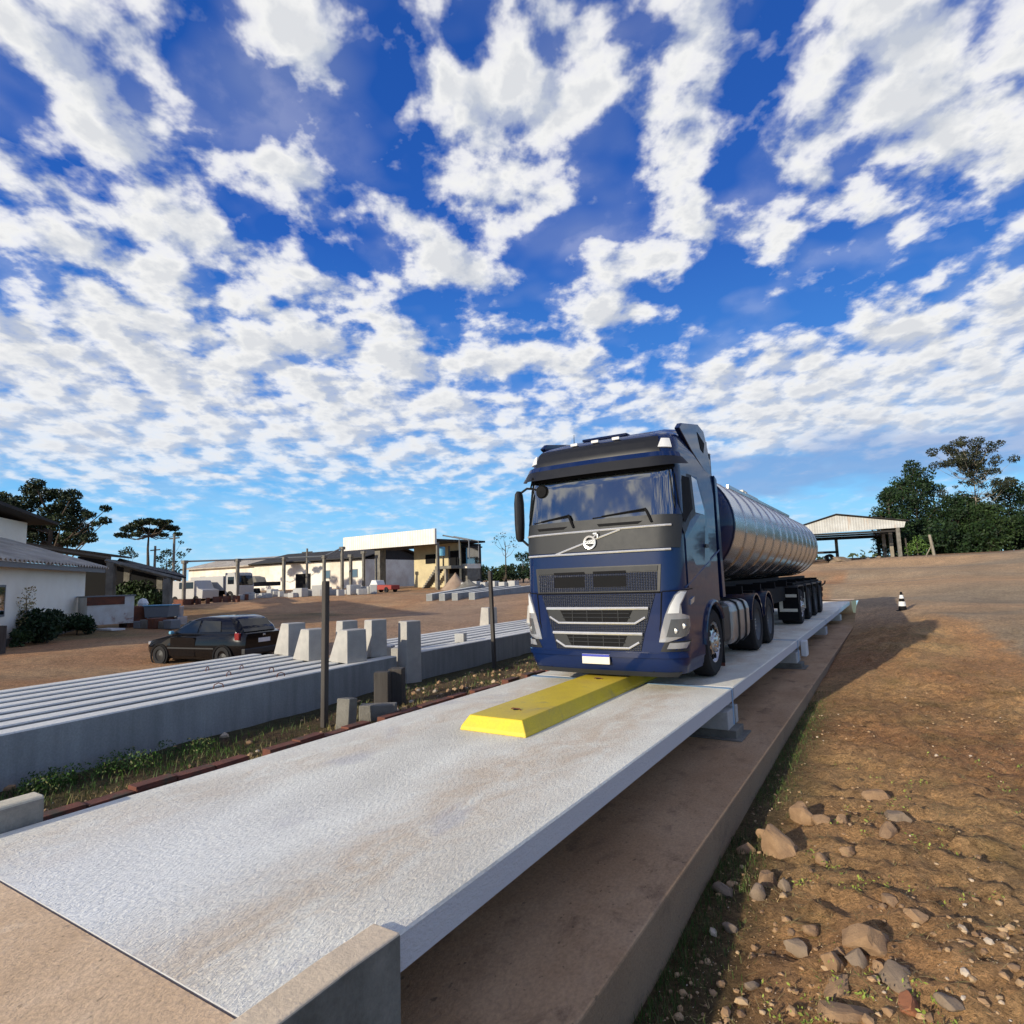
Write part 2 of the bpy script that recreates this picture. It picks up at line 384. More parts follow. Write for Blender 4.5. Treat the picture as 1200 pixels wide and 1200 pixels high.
def ground_at(px, py, dmax=140):
    r = ray(px, py)/FPX; d = 1.
    while d < dmax:
        p = CAM+r*d
        if p.z < gz(p.x, p.y):
            lo, hi = d-.25, d
            for _ in range(12):
                mid_ = (lo+hi)/2; q = CAM+r*mid_
                if q.z < gz(q.x, q.y): hi = mid_
                else: lo = mid_
            q = CAM+r*hi; return Vector((q.x, q.y, gz(q.x, q.y)))
        d += .25
    p = CAM+r*dmax; return Vector((p.x, p.y, gz(p.x, p.y)))
def gp(px, d):
    """ground point below the camera column px at depth d"""
    p = at_depth(px, 640, d); return Vector((p.x, p.y, gz(p.x, p.y)))

def detail(x, y):
    near_r = smooth(-1.6, -.6, x)*(1-smooth(14, 40, y))*(1-smooth(4, 8, x))
    left = 1-smooth(-6.2, -5.9, x)
    d = 0
    v = Vector((x, y, 0))
    if near_r > .01:
        d += near_r*(.035*(noise.fractal(v*1.5, 1., 2.2, 4)) + .07*noise.fractal(v*5, .9, 2.1, 3)+.026*noise.noise(v*13))
        m = math.exp(-((x+.3)/1.3)**2-((y-22)/5.)**2)*.22  # excavated mound beside the far decks
        d += m*(1+.8*noise.fractal(v*1.2, 1, 2, 3))
    d += .03*left*noise.fractal(v*.8, 1., 2., 3)
    if abs(x+6)<1.2: d += .02*noise.fractal(v*5, 1, 2, 3)
    return d
def zone(x, y):
    v = Vector((x*.35, y*.35, 3.)); w = noise.fractal(v, 1., 2., 4)
    w2 = noise.fractal(Vector((x*1.3, y*1.3, 9.)), 1., 2., 3)
    dirt = Vector((.54, .285, .13)); dry = Vector((.66, .42, .19)); tan = Vector((.64, .41, .225)); grey = Vector((.42, .32, .21))
    redd = Vector((.54, .29, .145)); green = Vector((.07, .095, .03)); dark = Vector((.12, .075, .045))
    if x > -3.5 and y > 0 or y > 60 and x > -12:
        c = dirt.lerp(dry, clamp(.45+.9*w))
        c = c.lerp(Vector((.17, .15, .05)), clamp(.8*w2-.1)*.8)
        # orange band and grey worn road beyond it
        edge = x - (2.0-.1*y+.9+.25*w)-.75
        if y < 28:
            t = smooth(-.9, -.2, edge); c = c.lerp(Vector((.68, .37, .17)), t*.85)
            t = smooth(.0, .7, edge+.25*w2); c = c.lerp(Vector((.46, .355, .235)), t*.95)
        t = smooth(22, 29, y+1.6*w+ x*.6); yard = tan.lerp(grey, clamp(.5+1.3*noise.fractal(Vector((x*.05+y*.03, y*.16, 1.)), 1, 2, 3)))
        c = c.lerp(yard, t)
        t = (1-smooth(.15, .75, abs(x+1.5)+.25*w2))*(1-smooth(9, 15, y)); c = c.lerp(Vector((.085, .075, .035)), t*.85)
        if y > 66: c = c.lerp(Vector((.20, .10, .05)), smooth(66, 72, y+2*w)*.6)
    else:
        c = redd.lerp(tan*.9, clamp(.45+.8*w))
        d = math.hypot(x+7, y-5)
        # packed grey lane running up to the canopy
        lane = abs((x+25)*.86-(y-28)*-.5 ) if False else abs((x+17)*.80+(y-13)*.60*0.95-0)
        l2 = abs((x+20)*.84+(y-26)*.44)
        c = c.lerp(Vector((.42, .32, .24)), (1-smooth(1.5, 4.5, l2+1.2*w))*.55)
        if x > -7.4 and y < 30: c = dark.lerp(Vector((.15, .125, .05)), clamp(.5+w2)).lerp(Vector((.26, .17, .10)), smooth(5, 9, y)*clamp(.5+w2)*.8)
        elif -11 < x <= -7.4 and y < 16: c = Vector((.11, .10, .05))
        if x < -24 and y < 26: c = c.lerp(green, clamp(.5+w)*smooth(-24, -28, x)*.6)
        if y > 40: c = c.lerp(Vector((.36, .27, .16)), clamp(.4+w)*.6)
    return c
def lines(segs):
    out = []
    for a, b, st in segs:
        n = max(1, round((b-a)/st)); out += [a+(b-a)*i/n for i in range(n)]
    out.append(segs[-1][1]); return out
XS = lines([(-900, -200, 100), (-200, -80, 15), (-80, -30, 2.), (-30, -9, .5), (-9, PITX0, .12), (PITX0, PITX1, .5), (PITX1, 3.5, .055), (3.5, 10, .3), (10, 40, 2), (40, 200, 20), (200, 900, 100)])
YS = lines([(-600, -60, 90), (-60, -4, 6), (-4, PITY0, .4), (PITY0, 8, .06), (8, 14, .09), (14, PITY1, .2), (PITY1, 60, .6), (60, 120, 2), (120, 400, 35), (400, 1500, 150)])
vs = []; cols_ = []
for y in YS:
    for x in XS:
        z = gz(x, y)+detail(x, y)
        vs.append((x, y, z)); cols_.append((x, y))
nxx = len(XS); fs = []
for j in range(len(YS)-1):
    for i in range(nxx-1):
        cx = (XS[i]+XS[i+1])/2; cy = (YS[j]+YS[j+1])/2
        if PITX0 < cx < PITX1 and PITY0 < cy < PITY1: continue
        a = j*nxx+i; fs.append((a, a+1, a+1+nxx, a+nxx))
me = bpy.data.meshes.new('ground'); me.from_pydata(vs, [], fs); me.update()
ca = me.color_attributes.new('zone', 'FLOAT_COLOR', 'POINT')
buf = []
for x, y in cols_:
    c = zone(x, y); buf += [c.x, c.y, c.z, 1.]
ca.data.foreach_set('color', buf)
for p in me.polygons: p.use_smooth = True
me.materials.append(M['terrain'])
g = bpy.data.objects.new('ground', me); col.objects.link(g); g['kind'] = 'structure'

# pit slab, pit walls, ramps (setting)
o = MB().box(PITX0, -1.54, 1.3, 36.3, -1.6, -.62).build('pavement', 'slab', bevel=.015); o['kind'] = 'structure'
o = MB().box(-14, -2.215, -9, 1.515, -1.5, -.002).build('path', 'ramp'); o['kind'] = 'structure'
o = MB().box(-5.6, -2.0, 35.75, 40, -1.2, -.01).build('pavement', 'ramp'); o['kind'] = 'structure'

# ------------------------------------------------------------------ weighbridge decks
DX0, DX1 = -5.29, -2.075
ys = [1.53, 9.10, 15.9, 22.9, 29.3, 35.6]
words_ = ['nearest, with yellow kerb block on it and chalky wheel tracks', 'second from the camera, under the blue truck cab', 'third from the camera, under the front of the tank', 'fourth from the camera, under the trailer wheels', 'farthest, empty beyond the trailer wheels']
for k in range(5):
    y0, y1 = ys[k]+(.02 if k else 0), ys[k+1]-.02
    t = thing('weighbridge_deck', 'pale concrete weighbridge deck, '+words_[k], 'weighbridge deck', ((DX0+DX1)/2, y0, 0), 0, 'weighbridge decks end to end')
    L = y1-y0; w = (DX1-DX0)/2
    prof = [(-w, -.006), (-w+.006, 0), (w-.012, 0), (w, -.012), (w, -.17), (w-.12, -.26), (-w+.12, -.26), (-w, -.17)]
    MB().prism(prof, 'Y', 0, L).build('deck_slab', 'deck', t)
    for yb in ((.35, .8) if False else ()): pass
    if k > 0: MB().box(-w+.02, w+.003, .015, .16, -.50, -.262).build('support_block', 'concrete', t, .01)
    if k < 4: MB().box(-w+.02, w+.003, L-.42, L-.015, -.50, -.262).build('support_block', 'concrete', t, .01)
    if k == 0:
        for q_ in ((-w, -w+1.0, L-.16, L-.03, .001, .0035), (w-1.25, w-.01, L-.15, L-.05, .001, .0035), (w+.003, w+.006, L-.12, L-.05, -.48, -.01)): MB().box(*q_).build('blue_chalk_mark', 'bluemark', t)
    if k in (1, 2):
        for q_ in ((w-.95, w-.01, L-.2, L-.1, .001, .0035), (w+.003, w+.006, L-.12, L-.05, -.48, -.01)): MB().box(*q_).build('blue_chalk_mark', 'bluemark', t)
for n, (y, lab) in enumerate(((9.1, 'steel bearing plate on slab under first deck joint'), (15.9, 'steel bearing plate on slab under second deck joint, whitened by spilled grout'))):
    o = MB().box(-2.75, -1.98, y-.42, y+.05, -.62, -.50).box(-2.9, -1.9, y-.5, y+.14, -.619, -.60).build('bearing_plate', 'oldconcrete', bevel=.006)
    tag(o, lab, 'bearing plate')
tag(MB().box(-2.06, -1.93, 16.15, 16.5, -.42, -.06).build('junction_box', 'white', bevel=.02), 'small white box fixed to the deck side just past the second joint', 'junction box')

# yellow kerb block: truncated wedge lying along the deck centre
t = thing('kerb_block', 'long yellow concrete kerb block with sloping edges, lying on the deck under the truck nose', 'kerb block', (-3.74, 5.46, 0))
hw, hl, hh, ch = .42, 4.3, .155, .085
bmk = MB()
r0 = [(-hw, 0, .001), (hw, 0, .001), (hw, hl, .001), (-hw, hl, .001)]
r1 = [(-hw+.012, .01, .045), (hw-.012, .01, .045), (hw-.012, hl-.01, .045), (-hw+.012, hl-.01, .045)]
r2 = [(-hw+ch, ch*.85, hh), (hw-ch, ch*.85, hh), (hw-ch, hl-ch, hh), (-hw+ch, hl-ch, hh)]
bmk.loft([[Vector(p) for p in r] for r in (r0, r1, r2)]).build('kerb_body', 'yellow', t, .008)
for y in (.5, 2.75):
    h = MB(); h.lathe([(.034, hh-.04), (.038, hh+.001)], (.0, y, 0), 'Z', 14, True)
    o = h.build('lifting_socket', 'black', t)
    o2 = MB().tube([(-.075, y+.02, hh+.001), (-.04, y, hh+.012), (.04, y, hh+.012), (.075, y-.02, hh+.001)], .007, 6).build('lifting_loop', 'rustdark', o)

# wing walls
o = MB()
pr = [(-.2215, 0), (-.03, 0), (-.03, 1), (-.2215, 1)]
o.loft([[Vector((-2.225, y, z)) if i == 0 else Vector((-2.225, y, 1)) for i in (0,)] for y, z in ()]) if False else None
wb = MB()
rings = []
for y, z in ((-2.5, .05), (.4, .045), (1.2, .02), (1.9, .035), (2.2, .03)):
    rings.append([Vector((-2.21, y, -1.4)), Vector((-2.035, y, -1.4)), Vector((-2.035, y, z-.008)), Vector((-2.045, y, z)), Vector((-2.2, y, z)), Vector((-2.21, y, z-.01))])
wb.loft(rings)
tag(wb.build('wing_wall', 'wing', bevel=.01), 'low concrete wall stub beside the near right corner of the deck', 'wall')
wb = MB(); rings = []
for y, z in ((-2.5, .14), (.6, .15), (1.3, .17), (1.75, .165), (2.06, .17)):
    rings.append([Vector((-5.50, y, -1.0)), Vector((-5.325, y, -1.0)), Vector((-5.32, y, z-.02)), Vector((-5.34, y, z)), Vector((-5.49, y, z)), Vector((-5.51, y, z-.02))])
wb.loft(rings)
tag(wb.build('wing_wall', 'wing2', bevel=.012), 'low pale concrete wall stub at the left corner of the deck, beside red bricks', 'wall')

# hollow red brick edging along the left verge
random.seed(3)
y = 2.2; nb = 0
while y < 14:
    L = .38; x = -5.9-.015*y+random.uniform(-.01, .01)
    if random.random() < (.12 if y < 5 else .3) and y > 4: y += .25; continue
    top = -.135+random.uniform(-.02, .012)-(.03 if y > 5 else 0)
    t = MB(); T = Matrix.Translation((x, y+L/2, 0)) @ Matrix.Rotation(.03+random.uniform(-.05, .05), 4, 'Z')
    t.box(-.07, .07, -L/2+.006, L/2-.006, -.45, top, T)
    for k in range(3):
        zz = top-.035-k*.045; t.box(.069, .076, -L/2+.01, L/2-.01, zz-.012, zz+.012, T)
    lab = 'hollow red clay brick in the edging row beside the deck'
    tag(t.build('edging_brick', 'brick', bevel=.006), lab, 'brick', 'red bricks edging the left verge')
    nb += 1; y += L

# ------------------------------------------------------------------ long concrete beams
def beam(x, y, L, w, h, z0, ang, label, group, m='beam'):
    prof = [(-w/2, 0), (w/2, 0), (w/2, h-.015), (w/2-.015, h), (-w/2+.015, h), (-w/2, h-.015)]
    o = MB().prism(prof, 'Y', 0, L).build('concrete_beam', m)
    o.location = (x, y, z0); o.rotation_euler = (0, 0, ang)
    return tag(o, label, 'concrete beam', group)
GA = 'long precast beams lying left of the deck'
ang = math.radians(4.7)
nth = ['nearest', 'second', 'third', 'fourth', 'fifth', 'sixth', 'seventh', 'eighth', 'ninth', 'tenth']
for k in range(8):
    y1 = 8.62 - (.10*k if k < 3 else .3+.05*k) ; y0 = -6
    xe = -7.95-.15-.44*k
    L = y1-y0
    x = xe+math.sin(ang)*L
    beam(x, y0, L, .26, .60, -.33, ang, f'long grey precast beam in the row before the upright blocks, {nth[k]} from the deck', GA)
for k in range(7):
    y0 = 9.25+(.0 if k == 0 else .45+.12*math.sin(k*2.3))
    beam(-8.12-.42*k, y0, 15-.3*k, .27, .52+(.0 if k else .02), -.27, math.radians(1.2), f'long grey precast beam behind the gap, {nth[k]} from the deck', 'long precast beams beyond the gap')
# steel lifting loops on the beams
def loop(p, rz, label, s=.065):
    pts = [Vector((-s, 0, -.02)), Vector((-s*.8, 0, s*.7)), Vector((0, 0, s)), Vector((s*.8, 0, s*.7)), Vector((s, 0, -.02))]
    o = MB().tube(pts, .007, 6).build('lifting_hoop', 'rustdark'); o.location = p; o.rotation_euler = (0, 0, rz)
    return tag(o, label, 'steel hoop', 'rusty lifting hoops on the near beams')
for k, (px, py) in enumerate(((318, 787), (329, 793), (268, 792), (256, 806), (283, 784), (243, 786))):
    p = on_z(px, py, .27); i = round((-p.x-8.1-math.tan(ang)*(p.y-8.6)*-1)/.44)
    loop((p.x, p.y, .27), random.uniform(0, 3), ['rusty steel hoop rising from the near beams between the car and the tall post'][0])

# upright tapered blocks
def footing(px, base, w, d, h, taper, rz, label, lean=0.):
    p = Vector(base); t = MB()
    a = [(-w/2, -d/2), (w/2, -d/2), (w/2, d/2), (-w/2, d/2)]
    rings = [[Vector((x, y, 0)) for x, y in a], [Vector((x*(1-taper)+w/2*taper*.86, y*.95, h-.015)) for x, y in a], [Vector((x*(1-taper)*.93+w/2*taper*.86, y*.90, h)) for x, y in a]]
    t.loft(rings); o = t.build('footing_block', 'block', bevel=.008)
    o.location = p; o.rotation_euler = (0, 0, rz)
    return tag(o, label, 'concrete block', 'upright tapered concrete blocks')
footing(0, (-10.45, 8.15, .27), .62, .38, .62, .50, -.20, 'tapered concrete block standing on beams right behind the black car', .09)
footing(0, (-9.30, 7.70, .27), .60, .38, .56, .50, -.20, 'tapered concrete block on beams just left of the tall near post', .09)
footing(0, (-9.05, 8.35, .27), .30, .34, .66, .2, -.24, 'tapered concrete block on beams half hidden behind the tall near post')
footing(0, (-8.33, 7.72, .27), .62, .40, .56, .50, -.20, 'tapered concrete block on beams just right of the tall near post', .09)
footing(0, (-8.36, 8.42, .27), .30, .34, .68, .15, -.24, 'slim tapered concrete block wound with rusty wire on the beam ends', 0)
footing(0, (-8.02, 8.98, -.27), .34, .34, 1.16, .18, -.24, 'tallest tapered concrete block, standing on the ground in the gap between beams', -.06)
p = ground_at(578, 727); footing(0, (-11.4, 16.6, -.2), .5, .4, .95, .3, -.24, 'upright concrete block beyond the farther post')
footing(0, (-9.8, 16.9, -.2), .5, .4, 1.0, .3, -.24, 'upright concrete block close beside the truck mirror')
def stub(loc, w, d, h, rz, label, m='block', tilt=0):
    o = MB().box(-w/2, w/2, -d/2, d/2, 0, h).build('concrete_stub', m, bevel=.012); o.location = loc; o.rotation_euler = (tilt, 0, rz)
    return tag(o, label, 'concrete stub')
stub((-8.42, 9.15, -.27), .28, .26, .62, .5, 'short square concrete stub left of the tallest block')
stub((-8.9, 9.3, -.27), .26, .3, .62, .5, 'pale concrete stub at the end of the near beams')
stub((-8.45, 11.2, .25), .22, .22, .2, .3, 'small grey cube resting on the second row of beams', 'concrete')
stub((-6.28, 5.78, -.30), .20, .18, .42, .2, 'weathered concrete stub with a split top leaning at the near post', 'oldconcrete', -.1)
stub((-6.28, 6.38, -.28), .50, .20, .22, .6, 'low weathered concrete slab lying beside the deck', 'oldconcrete')
stub((-6.75, 6.95, -.28), .22, .18, .56, .5, 'weathered upright stub with a rounded top behind the low slab', 'post')
stub((-6.72, 7.25, -.28), .22, .18, .58, .4, 'darkest weathered stub standing closest to the near beam end', 'post', .06)
def postobj(base, h, r, label, lean=(0, 0)):
    t = MB(); t.loft([[Vector((x*r+lean[0]*k, y*r+lean[1]*k, h*k)) for x, y in ((-1, -.8), (1, -1), (1, .9), (-.9, 1))] for k in (0, .35, .7, .985, 1)])
    o = t.build('fence_post', 'post', bevel=.01); o.location = base
    return tag(o, label, 'post')
postobj((-6.62, 5.72, -.28), 1.95, .042, 'tall square weathered post standing nearest, beside the concrete beams', (.02, 0))
postobj((-7.45, 11.05, -.28), 2.1, .04, 'slender weathered post standing between second beams and truck', (-.05, 0))

# ------------------------------------------------------------------ the truck tractor
TX, TY = -3.75, 8.2
truck = thing('tractor_truck', 'dark blue tractor truck with tall grey-fronted cab on the weighbridge', 'truck', (TX, TY, 0))
HW = [(.2, 1.18), (.45, 1.25), (2.3, 1.25), (3.2, 1.205), (3.5, 1.19), (3.68, 1.15), (3.8, 1.06)]
FY = [(.2, .14), (.32, .06), (.5, .03), (1.4, .03), (2.0, .045), (2.4, .07), (3.15, .20), (3.25, .17), (3.42, .18), (3.6, .26), (3.7, .40), (3.76, .56), (3.8, .75)]
RC = .30
def surf(s, z, off=0.):
    def base(s, z):
        w = interp(HW, z); a = abs(s); sg = 1 if s >= 0 else -1; xs = w-RC; f = interp(FY, z); bow = .09
        y1 = f+bow*(xs/w)**2; L = RC*PI/2
        if a < xs: return Vector((sg*a, f+bow*(a/w)**2, z))
        if a < xs+L:
            t = (a-xs)/RC; return Vector((sg*(xs+RC*math.sin(t)), y1+RC*(1-math.cos(t)), z))
        return Vector((sg*w, y1+RC+a-xs-L, z))
    p = base(s, z)
    if off:
        e = .01; a = base(s+e, z)-base(s-e, z); b = base(s, z+e)-base(s, z-e)
        n = a.cross(b).normalized()
        p = p + n*off
    return p
# sign check: at s=0 a=+x, b=+z -> a x b = -y : outward
SEND = 3.27  # arc length where the cab side ends (about y = 2.7)
def s_of_y(y, z=1.5):
    w = interp(HW, z); xs = w-RC; y1 = interp(FY, z)+.09*(xs/w)**2
    return xs+RC*PI/2+(y-y1-RC)
def strip(name, rows, m, parent, o0=.002, o1=.012, nc=10, sub=3, mir=False, smooth_=True, kind=None):
    """patch conforming to the cab surface; rows = (z, s_left, s_right)"""
    rr = []
    for (za, la, ra), (zb, lb, rb) in zip(rows, rows[1:]):
        for k in range(sub): t = k/sub; rr.append((lerp(za, zb, t), lerp(la, lb, t), lerp(ra, rb, t)))
    rr.append(rows[-1])
    mb = MB()
    for sg in ((1, -1) if mir else (1,)):
        for oo in (0,):
            top = [[surf(sg*lerp(l, r, i/nc), z, o1) for i in range(nc+1)] for z, l, r in rr]
            bot = [[surf(sg*lerp(l, r, i/nc), z, o0) for i in range(nc+1)] for z, l, r in rr]
            n = nc+1; vs = [p for q in top for p in q]+[p for q in bot for p in q]; K = len(rr)*n; fs = []
            for i in range(len(rr)-1):
                for j in range(nc):
                    a = i*n+j; fs.append((a, a+1, a+1+n, a+n)); fs.append((a+K, a+n+K, a+1+n+K, a+1+K))
            for i in range(len(rr)-1):
                a = i*n; fs.append((a, a+n, a+n+K, a+K)); a = i*n+nc; fs.append((a, a+K, a+n+K, a+n))
            for j in range(nc):
                a = j; fs.append((a, a+K, a+1+K, a+1)); a = (len(rr)-1)*n+j; fs.append((a, a+1, a+1+K, a+K))
            mb.add(vs, fs)
    return mb.build(name, m, parent, 0, True)
# shell
zs = [.24, .28, .33, .4, .5]+[.5+.06*i for i in range(1, 15)]+[1.45, 1.6, 1.8, 2., 2.2, 2.4, 2.6, 2.8, 3., 3.15, 3.2, 3.25, 3.33, 3.42, 3.5, 3.56, 3.62, 3.68, 3.73, 3.77, 3.8]
ss = [0, .3, .6, .8, .9, .98, 1.06, 1.14, 1.22, 1.3, 1.38]+[1.38+.06*i for i in range(1, 33)]
ss = [-s for s in ss[:0:-1]]+ss
shell = MB(); vs = []
for z in zs:
    for s in ss: vs.append(surf(s, z))
fs = []; n = len(ss)
AYC, AR = 1.80, .64
for i in range(len(zs)-1):
    for j in range(n-1):
        zc = (zs[i]+zs[i+1])/2; sc_ = abs(ss[j]+ss[j+1])/2; yy = surf(sc_, zc).y
        if sc_ > 1.2 and ((yy-AYC)**2+(zc-.53)**2 < AR**2 or (yy > AYC and zc < 1.16) or (yy > AYC-.62 and zc < .5)): continue
        a = i*n+j; fs.append((a, a+1, a+1+n, a+n))
shell.add(vs, fs)
# roof centre: close the top between the last rows, and back wall
bk = SEND
top = [surf(s, 3.8) for s in ss]
shell.add([*top], [tuple(range(n))])
yb = max(surf(ss[-1], z).y for z in zs)
body = shell.build('cab_body', 'bluemetal', truck, 0, True, True)
for p in body.data.polygons:
    if len(p.vertices) > 4: p.use_smooth = False
MB().box(-1.17, 1.17, 2.55, 2.62, 1.15, 3.7).build('rear_wall', 'blackplastic', truck)
MB().box(-1.1, 1.1, .75, 2.6, 1.1, 1.2).box(-1.15, -1.05, .5, 1.1, .3, 1.2).box(1.05, 1.15, .5, 1.1, .3, 1.2).build('wheel_arch_liner', 'black', truck)
# raised roof and deflector behind
rf = MB()
rings = []
for y, z0, z1, w in ((.72, 3.6, 3.80, 1.04), (1.2, 3.6, 3.93, 1.10), (1.7, 3.5, 4.02, 1.14), (2.5, 3.5, 4.06, 1.15)):
    rings.append([Vector((-w, y, z0)), Vector((-w, y, z1-.16)), Vector((-w+.10, y, z1-.05)), Vector((-w+.28, y, z1)), Vector((w-.28, y, z1)), Vector((w-.10, y, z1-.05)), Vector((w, y, z1-.16)), Vector((w, y, z0))])
rf.loft(rings); rf.build('roof_cap', 'bluemetal', truck, 0, True)
rf = MB(); rf.box(-.5, .3, .9, 1.35, 3.86, 3.905); rf.build('roof_hatch', 'darkblue', truck, .03)
for sg, nm in ((1, 'a'), (-1, 'b')):
    d = MB(); d.prism([(2.0, 3.32), (2.46, 3.28), (2.34, 3.74), (2.14, 4.02), (1.8, 4.07), (.85, 3.9), (.7, 3.8), (1.3, 3.55)], 'X', sg*1.12, sg*1.20)
    d.build('side_deflector', 'darkblue', truck, .015)
    d = MB(); d.prism([(1.70, 3.92), (2.12, 3.80), (2.02, 3.62), (1.86, 3.66)], 'X', sg*1.20, sg*1.206)
    d.build('deflector_vent', 'black', truck)
    d = MB(); d.prism([(2.55, 1.2), (2.74, 1.2), (2.66, 3.25), (2.5, 3.3)], 'X', sg*1.14, sg*1.24)
    d.build('side_fairing', 'bluemetal', truck, .01)
# grey front band, windscreen, visor
sA = 1.36
strip('front_panel', [(1.99, -1.30, 1.30), (2.29, -1.36, 1.36), (2.46, -1.40, 1.40)], 'cabplastic', truck, .001, .014, 30, 2)
strip('windscreen', [(2.45, -1.20, 1.20), (2.8, -1.22, 1.22), (3.17, -1.17, 1.17)], 'glass', truck, .001, .010, 30, 4)
strip('windscreen_frame', [(3.12, -1.22, 1.22), (3.22, -1.22, 1.22)], 'black', truck, .009, .02, 30, 1)
for q_ in (1, -1): strip('side_pillar', [(2.46, q_*1.24, q_*1.40), (2.8, q_*1.26, q_*1.40), (3.2, q_*1.2, q_*1.38)], 'bluemetal', truck, .001, .016, 4, 3)
def visor_mb(z0, z1, o0, o1, s0, s1, nc=24):
    rows = []; n = nc+1
    A = [surf(lerp(s0, s1, i/nc), z0, o0) for i in range(n)]; B = [surf(lerp(s0, s1, i/nc), z1, o1) for i in range(n)]
    C = [surf(lerp(s0, s1, i/nc), z1, o1+.03) for i in range(n)]; D = [surf(lerp(s0, s1, i/nc), z0, o0+.03) for i in range(n)]
    m_ = MB(); vs = A+B+C+D; fs = []
    for j in range(nc):
        for q in range(4): a = q*n+j; b_ = ((q+1) % 4)*n+j; fs.append((a, a+1, b_+1, b_))
    return m_.add(vs, fs)
visor_mb(3.20, 3.30, .14, .06, -1.33, 1.33).build('sun_visor', 'glossblack', truck, 0, True)
visor_mb(3.30, 3.375, .06, .03, -1.30, 1.30).build('visor_band', 'bluemetal', truck, 0, True)
strip('roof_sign', [(3.385, -1.03, 1.03), (3.5, -1.01, 1.01), (3.63, -.98, .98)], 'glossblack', truck, .001, .02, 20, 3)
for sg in (1, -1):
    q = strip('roof_lamp', [(3.44, sg*1.0, sg*1.20), (3.58, sg*1.03, sg*1.15)], 'white', truck, .004, .03, 3, 2)
for x in (-.36, 0, .34):
    p = surf(x, 3.665, .02); MB().box(x-.06, x+.06, p.y-.05, p.y+.03, p.z-.015, p.z+.03).build('marker_lamp', 'white', truck, .01)
def ribbon(name, pts, r, m, off=.02, par=truck, flat=.5):
    P = []
    for (s0, z0), (s1, z1) in zip(pts, pts[1:]):
        k = max(1, int(abs(s1-s0)/.08)); P += [(lerp(s0, s1, i/k), lerp(z0, z1, i/k)) for i in range(k)]
    P.append(pts[-1])
    return MB().tube([surf(s, z, off) for s, z in P], r, 6).build(name, m, par)
ribbon('chrome_strip', [(-1.20, 2.275), (1.16, 2.305)], .017, 'chrome')
ribbon('chrome_strip', [(-1.16, 1.955), (1.14, 1.965)], .017, 'chrome')
ribbon('chrome_strip', [(-.62, 1.965), (.44, 2.28)], .015, 'chrome')
# ring badge with bar and arrow
bp = surf(-.03, 2.12, .035)
bd = MB(); bd.lathe([(.072, -.012), (.10, -.016), (.10, .012), (.072, .012), (.072, -.012)], bp, 'Y', 28)
badge = bd.build('round_badge', 'chrome', truck)
MB().box(bp.x-.085, bp.x+.085, bp.y-.02, bp.y+.005, bp.z-.024, bp.z+.024).build('badge_bar', 'chrome', badge)
MB().tube([(bp.x+.06, bp.y-.005, bp.z+.07), (bp.x+.125, bp.y-.005, bp.z+.12)], .012, 6).box(bp.x+.06, bp.x+.14, bp.y-.012, bp.y, bp.z+.115, bp.z+.135).box(bp.x+.12, bp.x+.14, bp.y-.012, bp.y, bp.z+.06, bp.z+.135).build('badge_arrow', 'chrome', badge)
cu = bpy.data.curves.new('txt', 'FONT'); cu.body = 'VOLVO'; cu.size = .046; cu.align_x = 'CENTER'; cu.align_y = 'CENTER'; cu.extrude = .001
to = bpy.data.objects.new('tmp', cu); col.objects.link(to); bpy.context.view_layer.update()
tm = bpy.data.meshes.new_from_object(to); bpy.data.objects.remove(to)
tm.materials.append(M['black']); to = bpy.data.objects.new('badge_lettering', tm); col.objects.link(to); to.parent = badge
to.location = (bp.x, bp.y-.022, bp.z); to.rotation_euler = (PI/2, 0, 0)
# wipers
for x0, x1, xb in ((-.98, -.36, -.30), (.06, .82, .90)):
    w = MB(); w.tube([surf(xb, 2.36, .03), surf(xb-.06, 2.50, .05), surf(xb-.09, 2.555, .04)], .018, 6)
    w.tube([surf(xb-.09, 2.555, .03), surf(x0+.1, 2.49, .03)], .010, 6); w.tube([surf(xb-.06, 2.53, .018), surf(x0-.05, 2.475, .018)], .009, 6)
    w.build('wiper', 'black', truck)
    strip('cowl_recess', [(2.345, x0+.05, x1-.12), (2.385, x0+.02, x1-.05)], 'black', truck, .012, .018, 6, 1)
# grille: mesh material
m, nt, b = newmat('grille_mesh'); v = coords(nt, (1, 1, 1)); 
vo = N(nt, 'ShaderNodeTexVoronoi', Scale=34.); vo.feature = 'DISTANCE_TO_EDGE'; mp = nt.nodes.new('ShaderNodeMapping'); mp.inputs['Scale'].default_value = (.8, .01, 1.3); nt.links.new(v, mp.inputs[0]); nt.links.new(mp.outputs[0], vo.inputs['Vector'])
vo.inputs['Randomness'].default_value = .15
o_ = mixc(nt, ramp(nt, vo.outputs[0], [(.06, 0.), (.16, 1.)]), (.007, .015, .045), (.003, .004, .008))
nt.links.new(o_, b.inputs['Base Color']); b.inputs['Roughness'].default_value = .35; b.inputs['Metallic'].default_value = .3
bump(nt, b, vo.outputs[0], .8, .01); b.inputs['Specular IOR Level'].default_value = .25; b.inputs['Metallic'].default_value = 0; M['mesh'] = m
strip('grille_surround', [(1.38, -.97, .97), (1.76, -1.0, 1.0)], 'blackplastic', truck, .002, .010, 16, 2)
strip('upper_grille', [(1.40, -.93, .93), (1.66, -.95, .95)], 'mesh', truck, .008, .018, 16, 2)
strip('grille_lip', [(1.67, -.95, .95), (1.745, -.96, .96)], 'cabplastic', truck, .008, .022, 16, 1)
strip('intake_slot', [(1.655, -.66, -.14), (1.69, -.66, -.14)], 'black', truck, .02, .028, 5, 1)
strip('intake_slot', [(1.655, .0, .50), (1.69, .0, .50)], 'black', truck, .02, .028, 5, 1)
